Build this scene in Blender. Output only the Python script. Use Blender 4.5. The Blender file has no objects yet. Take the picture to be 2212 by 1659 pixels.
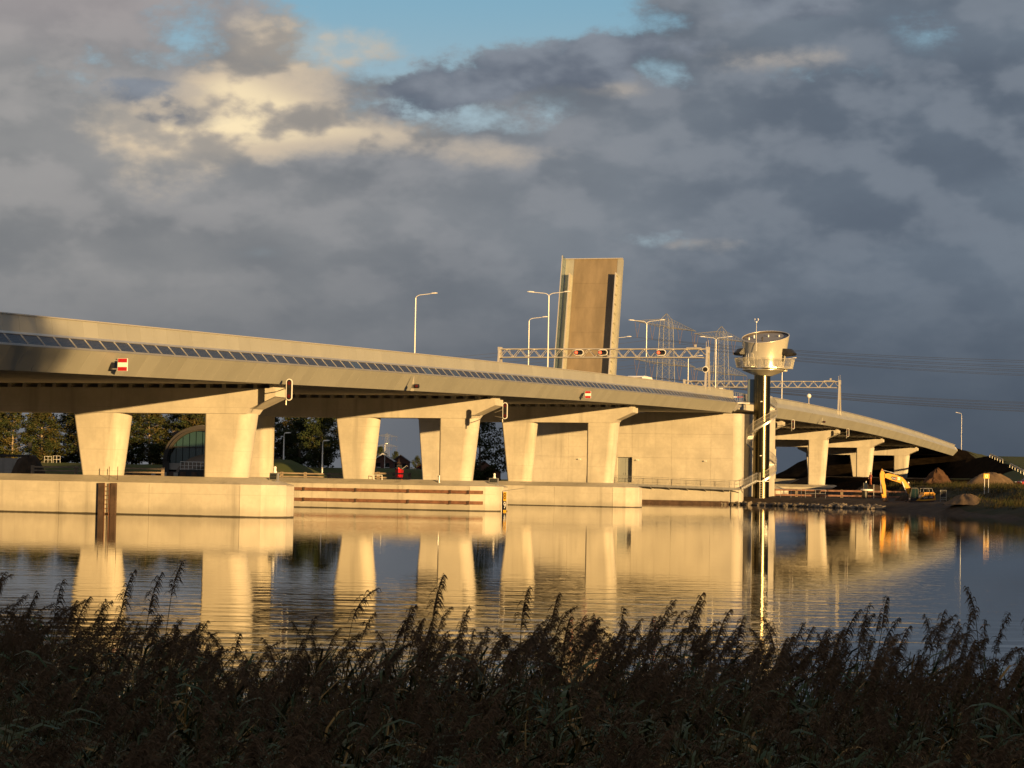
import bpy, math, random
import numpy as np
from mathutils import Vector, Matrix

rnd = random.Random(7)
rng = np.random.default_rng(11)
R = math.radians
scene = bpy.context.scene
col = scene.collection

# ------------------------------------------------------------------ camera
CAM_Z = 2.7
cam_d = bpy.data.cameras.new('camera')
cam = bpy.data.objects.new('camera', cam_d)
col.objects.link(cam)
cam_d.sensor_width = 36.0
cam_d.lens = 36.0 * 4800 / 2212
cam_d.clip_start = 0.3
cam_d.clip_end = 20000
pitch = math.atan(205.5 / 4800)
cam.matrix_world = (Matrix.Translation((0, 0, CAM_Z)) @ Matrix.Rotation(math.pi / 2 + pitch, 4, 'X') @ Matrix.Rotation(R(1.03), 4, 'Z'))
scene.camera = cam

# ------------------------------------------------------------------ sun and sky
SUN = Vector((0.555, -0.832, 0.089)).normalized()
sun_d = bpy.data.lights.new('sun', 'SUN')
sun = bpy.data.objects.new('sun', sun_d)
col.objects.link(sun)
sun.location = (60, -90, 60)
sun.rotation_euler = (-SUN).to_track_quat('-Z', 'Y').to_euler()
sun_d.energy = 5.0
sun_d.angle = R(0.5)
sun_d.color = (1.0, 0.615, 0.23)

world = bpy.data.worlds.new('World')
scene.world = world
world.use_nodes = True
WT = world.node_tree
WT.nodes.clear()


class NT:
    """small helper to wire shader nodes"""
    def __init__(self, tree):
        self.t = tree

    def n(self, typ, **kw):
        nd = self.t.nodes.new(typ)
        for k, v in kw.items():
            setattr(nd, k, v)
        return nd

    def set(self, sock, v):
        if isinstance(v, bpy.types.NodeSocket):
            self.t.links.new(v, sock)
        elif v is not None:
            sock.default_value = v

    def math(self, op, a, b=None, c=None, clamp=False):
        nd = self.n('ShaderNodeMath', operation=op, use_clamp=clamp)
        self.set(nd.inputs[0], a)
        self.set(nd.inputs[1], b)
        if c is not None:
            self.set(nd.inputs[2], c)
        return nd.outputs[0]

    def mix(self, f, a, b, blend='MIX'):
        nd = self.n('ShaderNodeMix', data_type='RGBA', blend_type=blend)
        self.set(nd.inputs['Factor'], f)
        self.set(nd.inputs[6], a if not isinstance(a, tuple) or len(a) == 4 else (*a, 1))
        self.set(nd.inputs[7], b if not isinstance(b, tuple) or len(b) == 4 else (*b, 1))
        return nd.outputs[2]

    def smooth(self, v, a, b, x=0.0, y=1.0):
        nd = self.n('ShaderNodeMapRange', interpolation_type='SMOOTHSTEP')
        self.set(nd.inputs['Value'], v)
        nd.inputs['From Min'].default_value = a
        nd.inputs['From Max'].default_value = b
        nd.inputs['To Min'].default_value = x
        nd.inputs['To Max'].default_value = y
        return nd.outputs['Result']

    def noise(self, vec, scale=1.0, detail=4.0, rough=0.55, dist=0.0, lac=2.0):
        nd = self.n('ShaderNodeTexNoise')
        self.set(nd.inputs['Vector'], vec)
        nd.inputs['Scale'].default_value = scale
        nd.inputs['Detail'].default_value = detail
        nd.inputs['Roughness'].default_value = rough
        nd.inputs['Lacunarity'].default_value = lac
        nd.inputs['Distortion'].default_value = dist
        return nd.outputs['Fac']

    def mapping(self, vec, scale=(1, 1, 1), loc=(0, 0, 0), rot=(0, 0, 0)):
        nd = self.n('ShaderNodeMapping')
        self.set(nd.inputs['Vector'], vec)
        nd.inputs['Scale'].default_value = scale
        nd.inputs['Location'].default_value = loc
        nd.inputs['Rotation'].default_value = rot
        return nd.outputs['Vector']


def build_sky():
    w = NT(WT)
    sky = w.n('ShaderNodeTexSky', sky_type='NISHITA')
    sky.sun_disc = False
    sky.sun_elevation = math.asin(SUN.z)
    sky.sun_rotation = math.atan2(SUN.x, SUN.y)
    sky.air_density = 1.0
    sky.dust_density = 1.2
    sky.ozone_density = 1.5
    tc = w.n('ShaderNodeTexCoord')
    d = tc.outputs['Generated']
    sep = w.n('ShaderNodeSeparateXYZ')
    w.set(sep.inputs[0], d)
    # azimuth and elevation of the view direction in degrees
    az = w.math('MULTIPLY', w.math('ARCTAN2', sep.outputs[0], sep.outputs[1]), 57.2958)
    el = w.math('MULTIPLY', w.math('ARCSINE', sep.outputs[2]), 57.2958)
    cmb = w.n('ShaderNodeCombineXYZ')
    w.set(cmb.inputs[0], az)
    w.set(cmb.inputs[1], el)
    P = cmb.outputs[0]

    def nz(sx, sy, loc, det=5.0, ro=0.55, di=0.0, dx=0.0, dy=0.0):
        return w.noise(w.mapping(P, scale=(sx, sy, 1.0), loc=(loc + dx * sx, loc * 0.7 + dy * sy, loc * 1.3)), 1.0, det, ro, di)

    big = nz(0.16, 0.34, 3.7, 4.0, 0.5)
    soft = nz(0.07, 0.30, 9.1, 3.0, 0.5)
    bil = nz(0.42, 0.72, 5.3, 8.0, 0.60)
    bil2 = nz(0.42, 0.72, 5.3, 8.0, 0.60, 0.0, 0.16, 0.42)     # the same field, sampled a little towards the light
    bas = nz(0.42, 0.72, 5.3, 3.0, 0.5)
    bas2 = nz(0.42, 0.72, 5.3, 3.0, 0.5, 0.0, 0.25, 0.75)
    fine = nz(1.6, 2.6, 2.2, 6.0, 0.6)
    relief = w.math('ADD', w.math('MULTIPLY', w.math('SUBTRACT', bil, bil2), 0.6), w.math('MULTIPLY', w.math('SUBTRACT', bas, bas2), 0.9))
    relief = w.smooth(relief, -0.26, 0.30)
    rag = w.math('ADD', w.math('MULTIPLY', w.math('SUBTRACT', bil, 0.5), 2.3), w.math('MULTIPLY', w.math('SUBTRACT', fine, 0.5), 0.55))

    def bell(a0, e0, ra, re, k=1.0):
        dx = w.math('DIVIDE', w.math('SUBTRACT', az, a0), ra)
        dy = w.math('DIVIDE', w.math('SUBTRACT', el, e0), re)
        q = w.math('ADD', w.math('MULTIPLY', dx, dx), w.math('MULTIPLY', dy, dy))
        return w.math('MULTIPLY', w.math('POWER', 2.71828, w.math('MULTIPLY', q, -1.0)), k)

    def total(lst):
        o = lst[0]
        for x in lst[1:]:
            o = w.math('ADD', o, x)
        return o

    side = w.smooth(az, -13.0, 11.0)
    high = w.smooth(el, 4.0, 12.5)
    # overcast body: warmer and paler to the left and above, slate to the right and low down
    tone = w.math('ADD', w.math('MULTIPLY', big, 0.50), w.math('ADD', w.math('MULTIPLY', soft, 0.35), w.math('MULTIPLY', bil, 0.15)))
    tone = w.smooth(tone, 0.34, 0.66)
    dark = w.mix(side, (0.088, 0.091, 0.095), (0.049, 0.061, 0.079))
    pale = w.mix(side, (0.142, 0.139, 0.136), (0.076, 0.092, 0.112))
    body = w.mix(tone, dark, pale)
    top = w.mix(side, (0.190, 0.178, 0.170), (0.110, 0.123, 0.142))
    body = w.mix(w.math('MULTIPLY', w.smooth(relief, 0.05, 1.0), w.smooth(el, 2.0, 9.5, 0.10, 0.58)), body, top)
    low = w.mix(side, (0.076, 0.077, 0.082), (0.025, 0.032, 0.043))
    body = w.mix(w.smooth(el, 6.0, 0.5, 0.0, 0.75), body, low)
    body = w.mix(w.math('MULTIPLY', w.smooth(el, 9.5, 12.5), w.smooth(az, -5.0, -11.0, 0.0, 0.7)), body, (0.185, 0.162, 0.160))
    # open blue, veiled towards its lower edge
    clear = w.mix(0.55, w.mix(1.0, sky.outputs[0], (0.055, 0.072, 0.075), 'MULTIPLY'), (0.105, 0.205, 0.290))
    clear = w.mix(w.smooth(el, 12.7, 8.5, 0.08, 0.88), clear, (0.185, 0.225, 0.245))
    g = total([bell(-1.6, 12.9, 4.4, 1.5, 1.7), bell(-3.3, 11.0, 2.2, 1.0, .85), bell(1.2, 11.8, 2.6, 0.6, .7), bell(3.6, 10.3, 2.2, 0.5, .30), bell(-1.2, 9.3, 2.6, 0.5, .62),
               bell(-8.7, 11.0, 1.3, 1.0, .50), bell(-11.3, 10.0, 1.2, 0.9, .50), bell(10.6, 11.6, 1.4, 0.8, .30), bell(4.6, 6.25, 3.2, 0.30, .36), bell(-6.8, 5.7, 2.6, 0.35, .13), bell(7.4, 10.5, 1.8, 0.4, .45),
               bell(-5.5, 12.4, 2.4, 0.7, .7), bell(-30.0, 13.0, 7.0, 2.4, 1.2), bell(26.0, 13.0, 6.0, 2.2, 1.2), bell(4.0, 26.0, 14.0, 4.0, 1.3), bell(-60.0, 22.0, 12.0, 5.0, 1.2), bell(60.0, 25.0, 14.0, 5.0, 1.2)])
    gaps = w.smooth(w.math('SUBTRACT', g, rag), 0.25, 0.95)
    gaps = w.math('MULTIPLY', gaps, w.smooth(g, 0.08, 0.30))
    out = w.mix(gaps, body, clear)
    # slate cumulus drifting in front of the blue
    gc = total([bell(0.6, 10.5, 2.6, 0.8, 1.05), bell(-2.3, 9.9, 1.6, 0.55, .95), bell(3.4, 11.1, 1.8, 0.5, .75), bell(-9.3, 9.6, 1.8, 0.5, .85), bell(-8.6, 8.95, 1.6, 0.28, .55), bell(-3.6, 9.1, 1.9, 0.5, .6), bell(7.5, 12.4, 3.0, .8, .9)])
    gcm = w.smooth(w.math('ADD', gc, w.math('MULTIPLY', rag, 0.9)), 0.46, 0.82)
    grey = w.mix(relief, (0.056, 0.066, 0.085), (0.112, 0.125, 0.145))
    # heads lit by the low sun
    l = total([bell(-5.6, 10.9, 2.5, 0.80, 1.15), bell(-8.8, 8.7, 2.6, 0.85, 1.30), bell(-6.0, 9.2, 1.9, 0.85, 1.15), bell(-7.6, 9.9, 1.2, .45, .7), bell(-3.2, 8.8, 2.0, 0.55, .85), bell(-.2, 8.35, 2.0, 0.45, .62), bell(-9.5, 7.4, 3.0, .7, .35),
               bell(2.3, 10.05, 1.4, 0.32, .72), bell(6.6, 10.85, 2.2, 0.45, .66), bell(4.4, 6.1, 1.6, 0.24, .60), bell(-10.8, 12.4, 2.4, 0.8, .45), bell(-6.0, 12.5, 1.6, .3, .4), bell(-28.0, 9.5, 4.0, 1.0, .9), bell(24.0, 10.0, 4.0, .9, .8)])
    lm = w.smooth(w.math('ADD', l, w.math('MULTIPLY', rag, 0.55)), 0.28, 1.05)
    glow = w.math('MULTIPLY', lm, w.smooth(relief, 0.05, 0.75, 0.30, 1.0))
    warm = w.mix(w.smooth(az, -10.0, 4.0), (0.330, 0.262, 0.185), (0.225, 0.195, 0.165))
    core = w.math('MULTIPLY', w.smooth(l, 0.85, 1.6), w.smooth(relief, 0.25, 0.85))
    warm = w.mix(core, warm, (0.500, 0.400, 0.245))
    out = w.mix(w.math('MULTIPLY', glow, 0.92), out, warm)
    out = w.mix(w.math('MULTIPLY', gcm, w.smooth(glow, 0.75, 0.15, 0.25, 0.9)), out, grey)
    bg = w.n('ShaderNodeBackground')
    w.set(bg.inputs['Color'], w.mix(1.0, out, (11.0, 11.2, 11.4), 'MULTIPLY'))
    bg.inputs['Strength'].default_value = 0.1
    ow = w.n('ShaderNodeOutputWorld')
    w.set(ow.inputs['Surface'], bg.outputs[0])


build_sky()
scene.view_settings.view_transform = 'Standard'
scene.view_settings.look = 'None'
scene.view_settings.gamma = 1.0
scene.view_settings.use_curve_mapping = False
scene.view_settings.exposure = 0.92
scene.render.engine = 'CYCLES'
scene.cycles.use_denoising = True
try:
    scene.cycles.denoiser = 'OPENIMAGEDENOISE'
except Exception:
    pass
scene.cycles.max_bounces = 8
scene.cycles.sample_clamp_indirect = 4.0

# ------------------------------------------------------------------ materials
MATS = {}


def mat(name, base=(0.5, 0.5, 0.5), rough=0.6, metal=0.0, var=0.0, scale=1.0, bump=0.0, emit=None, emit_s=0.0, spec=0.5, stretch=(1, 1, 1), second=None, ior=None, trans=0.0, mixrange=(0.35, 0.65)):
    m = bpy.data.materials.new(name)
    m.use_nodes = True
    t = NT(m.node_tree)
    b = m.node_tree.nodes['Principled BSDF']
    b.inputs['Roughness'].default_value = rough
    b.inputs['Metallic'].default_value = metal
    b.inputs['Specular IOR Level'].default_value = spec
    if ior:
        b.inputs['IOR'].default_value = ior
    if trans:
        b.inputs['Transmission Weight'].default_value = trans
    if emit:
        b.inputs['Emission Color'].default_value = (*emit, 1)
        b.inputs['Emission Strength'].default_value = emit_s
    c = (*base, 1)
    if var or second:
        geo = t.n('ShaderNodeNewGeometry')
        v = t.mapping(geo.outputs['Position'], scale=stretch)
        nz = t.noise(v, scale, 5.0, 0.6)
        if second:
            c = t.mix(t.smooth(nz, *mixrange), (*base, 1), (*second, 1))
        else:
            lo = tuple(x * (1 - var) for x in base)
            hi = tuple(min(1, x * (1 + var)) for x in base)
            c = t.mix(t.smooth(nz, 0.3, 0.7), lo, hi)
        if bump:
            bp = t.n('ShaderNodeBump')
            bp.inputs['Strength'].default_value = bump
            bp.inputs['Distance'].default_value = 0.05
            t.set(bp.inputs['Height'], t.noise(v, scale * 5, 4.0, 0.6))
            t.set(b.inputs['Normal'], bp.outputs[0])
    t.set(b.inputs['Base Color'], c)
    MATS[name] = m
    return m


def concrete(name, base, streak=0.25, lines=True):
    m = bpy.data.materials.new(name)
    m.use_nodes = True
    t = NT(m.node_tree)
    b = m.node_tree.nodes['Principled BSDF']
    b.inputs['Roughness'].default_value = 0.85
    b.inputs['Specular IOR Level'].default_value = 0.25
    geo = t.n('ShaderNodeNewGeometry')
    P = geo.outputs['Position']
    cloud = t.noise(P, 0.35, 5.0, 0.6)
    fine = t.noise(P, 3.0, 4.0, 0.65)
    run = t.noise(t.mapping(P, scale=(0.9, 0.9, 0.06)), 1.0, 4.0, 0.6)
    dark = tuple(x * (1 - streak) for x in base)
    c = t.mix(t.smooth(cloud, 0.3, 0.7), tuple(x * 0.84 for x in base), tuple(min(1, x * 1.10) for x in base))
    c = t.mix(t.math('MULTIPLY', t.smooth(run, 0.52, 0.74), 0.75), c, (*dark, 1))
    c = t.mix(t.smooth(fine, 0.3, 0.75, 0.0, 0.30), c, (*tuple(x * 0.72 for x in base), 1))
    if lines:
        sp = t.n('ShaderNodeSeparateXYZ')
        t.set(sp.inputs[0], P)
        zz = t.math('ADD', sp.outputs[2], t.math('MULTIPLY', fine, 0.03))
        fr = t.math('FRACT', t.math('MULTIPLY', zz, 0.72))
        ln = t.math('MULTIPLY', t.smooth(fr, 0.035, 0.012), t.smooth(cloud, 0.4, 0.6, 0.12, 0.5))
        c = t.mix(ln, c, (*tuple(x * 0.62 for x in base), 1))
        dp = t.n('ShaderNodeVectorMath', operation='DOT_PRODUCT')
        t.set(dp.inputs[0], P)
        dp.inputs[1].default_value = (math.cos(math.atan(0.3067)), -math.sin(math.atan(0.3067)), 0)
        fv = t.math('FRACT', t.math('MULTIPLY', dp.outputs['Value'], 0.41))
        lv = t.math('MULTIPLY', t.smooth(fv, 0.020, 0.006), t.smooth(cloud, 0.35, 0.65, 0.30, 0.05))
        c = t.mix(lv, c, (*tuple(x * 0.62 for x in base), 1))
        # old splash stains over the water line
        spl = t.smooth(t.math('ADD', sp.outputs[2], t.math('MULTIPLY', run, -1.1)), 0.25, -0.35)
        c = t.mix(t.math('MULTIPLY', spl, 0.45), c, (*tuple(x * 0.50 for x in base), 1))
        # wet, weed-stained foot just over the water
        wet = t.smooth(t.math('ADD', sp.outputs[2], t.math('MULTIPLY', run, -0.08)), 0.055, 0.01)
        c = t.mix(t.math('MULTIPLY', wet, 0.93), c, (0.035, 0.030, 0.02, 1))
    t.set(b.inputs['Base Color'], c)
    bp = t.n('ShaderNodeBump')
    bp.inputs['Strength'].default_value = 0.25
    bp.inputs['Distance'].default_value = 0.03
    t.set(bp.inputs['Height'], t.noise(P, 5.0, 5.0, 0.7))
    t.set(b.inputs['Normal'], bp.outputs[0])
    MATS[name] = m
    return m


concrete('concrete', (0.49, 0.46, 0.40), 0.38)
concrete('concrete_old', (0.34, 0.31, 0.27), 0.4)
mat('fascia', (0.325, 0.325, 0.292), 0.5, 0.15, var=0.05, scale=0.25)
mat('fascia_b', (0.313, 0.313, 0.281), 0.5, 0.15, var=0.06, scale=0.3)
mat('fascia_c', (0.338, 0.338, 0.304), 0.5, 0.15, var=0.06, scale=0.3)
mat('coping', (0.62, 0.58, 0.50), 0.35, 0.5)
mat('alu', (0.62, 0.61, 0.58), 0.35, 0.75, var=0.06, scale=1.0)
mat('galv', (0.52, 0.52, 0.51), 0.42, 0.7, var=0.12, scale=2.0)
mat('lamp_white', (0.78, 0.76, 0.70), 0.35, 0.15, var=0.04, scale=1.0)
mat('rust', (0.16, 0.075, 0.045), 0.85, 0.0, var=0.3, scale=2.5, bump=0.3)
mat('rust_dark', (0.070, 0.042, 0.030), 0.9, 0.0, var=0.35, scale=2.0, bump=0.3)
mat('black', (0.012, 0.012, 0.013), 0.5)
mat('black_rubber', (0.02, 0.02, 0.02), 0.8)
mat('white', (0.78, 0.77, 0.74), 0.45, var=0.05, scale=2.0)
mat('red', (0.38, 0.007, 0.014), 0.45, var=0.06, scale=3.0)
mat('red_lamp', (0.4, 0.02, 0.01), 0.3, emit=(1.0, 0.07, 0.02), emit_s=2.4)
mat('red_dim', (0.030, 0.003, 0.003), 0.3, emit=(1.0, 0.05, 0.03), emit_s=0.05)
mat('dark_lens', (0.02, 0.018, 0.018), 0.15)
mat('asphalt', (0.05, 0.05, 0.052), 0.9, var=0.2, scale=2.0)
mat('leaf_deck', (0.200, 0.158, 0.105), 0.85, 0.0, var=0.20, scale=0.55, bump=0.15, stretch=(1, 1, 0.22))
mat('leaf_steel', (0.40, 0.39, 0.32), 0.45, 0.4, var=0.08, scale=0.8)
mat('leaf_screen', (0.20, 0.27, 0.32), 0.12, 0.6, var=0.05, scale=1.0)
mat('tower_steel', (0.105, 0.09, 0.052), 0.24, 1.0, var=0.03, scale=0.6, stretch=(1, 1, 0.3))
mat('cab_steel', (0.62, 0.59, 0.50), 0.24, 0.45, var=0.04, scale=0.7, stretch=(1, 1, 0.3))
mat('roof_dark', (0.05, 0.04, 0.035), 0.8)
mat('roof_grey', (0.17, 0.175, 0.20), 0.8, var=0.08, scale=1.0)
mat('dark_glass', (0.015, 0.02, 0.022), 0.05, spec=0.8)
mat('mesh_panel', (0.50, 0.49, 0.44), 0.4, 0.6)
mat('door_grey', (0.25, 0.27, 0.27), 0.5, var=0.04, scale=1.0)
mat('timber', (0.20, 0.155, 0.105), 0.85, var=0.3, scale=1.5, stretch=(1, 1, 4))
mat('timber_red', (0.20, 0.105, 0.075), 0.85, var=0.3, scale=1.5)
mat('soil', (0.034, 0.024, 0.016), 0.95, second=(0.062, 0.042, 0.027), scale=0.7, bump=1.0, spec=0.15)
mat('soil_dark', (0.011, 0.008, 0.0055), 1.0, second=(0.020, 0.0145, 0.0095), scale=0.6, bump=0.8, spec=0.0)
mat('sand', (0.13, 0.090, 0.056), 0.95, var=0.18, scale=0.9, bump=0.5, spec=.08)
mat('sand_brown', (0.085, 0.047, 0.027), 0.95, var=0.25, scale=0.9, bump=0.5, spec=.08)
mat('grass', (0.060, 0.075, 0.022), 0.9, second=(0.085, 0.080, 0.030), scale=0.35, bump=0.6, spec=.08)
mat('grass_dull', (0.026, 0.028, 0.012), 0.9, second=(0.045, 0.034, 0.017), scale=0.4, bump=0.6, spec=.08)
mat('grass_blade', (0.024, 0.032, 0.011), 0.8, second=(0.052, 0.039, 0.018), scale=0.8, spec=.08)
mat('rock', (0.15, 0.128, 0.105), 0.9, var=0.35, scale=1.2, bump=0.5, spec=.08)
mat('bark', (0.12, 0.095, 0.065), 0.9, var=0.3, scale=2.0, spec=.08)
mat('bark_pale', (0.26, 0.21, 0.14), 0.9, var=0.3, scale=2.0)
mat('leaf_gold', (0.084, 0.066, 0.021), 0.75, var=0.3, scale=0.6, spec=.08)
mat('leaf_olive', (0.050, 0.051, 0.018), 0.75, var=0.3, scale=0.6, spec=.08)
mat('leaf_dark', (0.034, 0.046, 0.017), 0.75, var=0.3, scale=0.6, spec=.08)
mat('yellow', (0.66, 0.31, 0.020), 0.42, var=0.08, scale=1.5)
mat('sign_yellow', (0.72, 0.40, 0.02), 0.5)
mat('cab_green', (0.010, 0.026, 0.028), 0.12, spec=0.7)
mat('brick_red', (0.11, 0.05, 0.038), 0.85, var=0.2, scale=2.0)
mat('roof_slate', (0.13, 0.13, 0.14), 0.7, var=0.15, scale=1.0)
mat('green_glass', (0.022, 0.050, 0.048), 0.06, spec=0.8)
mat('dark_shell', (0.075, 0.055, 0.038), 0.75, var=0.2, scale=0.5)
mat('arch_metal', (0.022, 0.018, 0.015), 0.7)
mat('zinc', (0.13, 0.125, 0.135), 0.45, 0.5)
mat('orange', (0.40, 0.10, 0.03), 0.7, emit=None)
mat('cloth_dark', (0.025, 0.028, 0.035), 0.9)
mat('cloth_pink', (0.36, 0.12, 0.10), 0.9)
mat('skin', (0.45, 0.27, 0.19), 0.6)
mat('cable', (0.10, 0.10, 0.105), 0.6, 0.3)
mat('insulator', (0.16, 0.11, 0.085), 0.5)
mat('pylon_steel', (0.24, 0.24, 0.23), 0.6, 0.3, var=0.1, scale=0.2)
mat('reed_stem', (0.10, 0.080, 0.036), 0.8, var=0.3, scale=2.0, spec=.08)
mat('reed_plume', (0.122, 0.080, 0.047), 0.95, var=0.35, scale=2.5, spec=.08)
mat('reed_leaf', (0.034, 0.056, 0.015), 0.6, second=(0.075, 0.056, 0.019), scale=1.3, mixrange=(0.45, 0.72), spec=.25)
mat('reed_leaf_gold', (0.24, 0.145, 0.040), 0.7, var=0.3, scale=1.5, spec=.25)
mat('reed_floor', (0.030, 0.026, 0.016), 0.95, var=0.3, scale=2.0, spec=.08)


def solar_material():
    m = bpy.data.materials.new('solar_cell')
    m.use_nodes = True
    t = NT(m.node_tree)
    b = m.node_tree.nodes['Principled BSDF']
    b.inputs['Roughness'].default_value = 0.2
    b.inputs['Specular IOR Level'].default_value = 0.22
    uv = t.n('ShaderNodeUVMap')
    br = t.n('ShaderNodeTexBrick', offset=0.0)
    t.set(br.inputs['Vector'], uv.outputs[0])
    br.inputs['Scale'].default_value = 1.0
    br.inputs['Brick Width'].default_value = 0.2
    br.inputs['Row Height'].default_value = 0.166
    br.inputs['Mortar Size'].default_value = 0.012
    br.inputs['Color1'].default_value = (0.012, 0.016, 0.034, 1)
    br.inputs['Color2'].default_value = (0.018, 0.024, 0.052, 1)
    br.inputs['Mortar'].default_value = (0.075, 0.080, 0.095, 1)
    oi = t.n('ShaderNodeObjectInfo')
    c = t.mix(t.smooth(oi.outputs['Random'], 0.82, 0.95, 0.0, 0.6), br.outputs['Color'], (0.04, 0.075, 0.16, 1))
    t.set(b.inputs['Base Color'], c)
    MATS['solar_cell'] = m


solar_material()


def water_material():
    m = bpy.data.materials.new('water_surface')
    m.use_nodes = True
    t = NT(m.node_tree)
    b = m.node_tree.nodes['Principled BSDF']
    b.inputs['Base Color'].default_value = (0.010, 0.011, 0.009, 1)
    b.inputs['Roughness'].default_value = 0.015
    b.inputs['IOR'].default_value = 1.333
    geo = t.n('ShaderNodeNewGeometry')
    P = geo.outputs['Position']
    sp = t.n('ShaderNodeSeparateXYZ')
    t.set(sp.inputs[0], P)
    near = t.smooth(sp.outputs[1], 70.0, 22.0)
    patch = t.smooth(t.noise(t.mapping(P, scale=(0.012, 0.03, 1)), 1.0, 3.0, 0.5), 0.45, 0.68)
    w1 = t.noise(t.mapping(P, scale=(0.55, 1.6, 1), rot=(0, 0, 0.12)), 1.0, 3.0, 0.5)
    w2 = t.noise(t.mapping(P, scale=(2.2, 5.0, 1), rot=(0, 0, -0.1)), 1.0, 2.0, 0.5)
    w3 = t.noise(t.mapping(P, scale=(0.25, 1.1, 1), rot=(0, 0, 0.05)), 1.0, 2.0, 0.4)
    amp = t.math('ADD', 0.0022, t.math('ADD', t.math('MULTIPLY', near, 0.0055), t.math('MULTIPLY', patch, 0.0022)))
    h = t.math('MULTIPLY', w1, amp)
    h = t.math('ADD', h, t.math('MULTIPLY', t.math('MULTIPLY', w2, 0.30), amp))
    h = t.math('ADD', h, t.math('MULTIPLY', t.math('MULTIPLY', w3, near), 0.024))
    bp = t.n('ShaderNodeBump')
    bp.inputs['Strength'].default_value = 1.0
    bp.inputs['Distance'].default_value = 1.0
    t.set(bp.inputs['Height'], h)
    t.set(b.inputs['Normal'], bp.outputs[0])
    MATS['water_surface'] = m


water_material()


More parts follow.
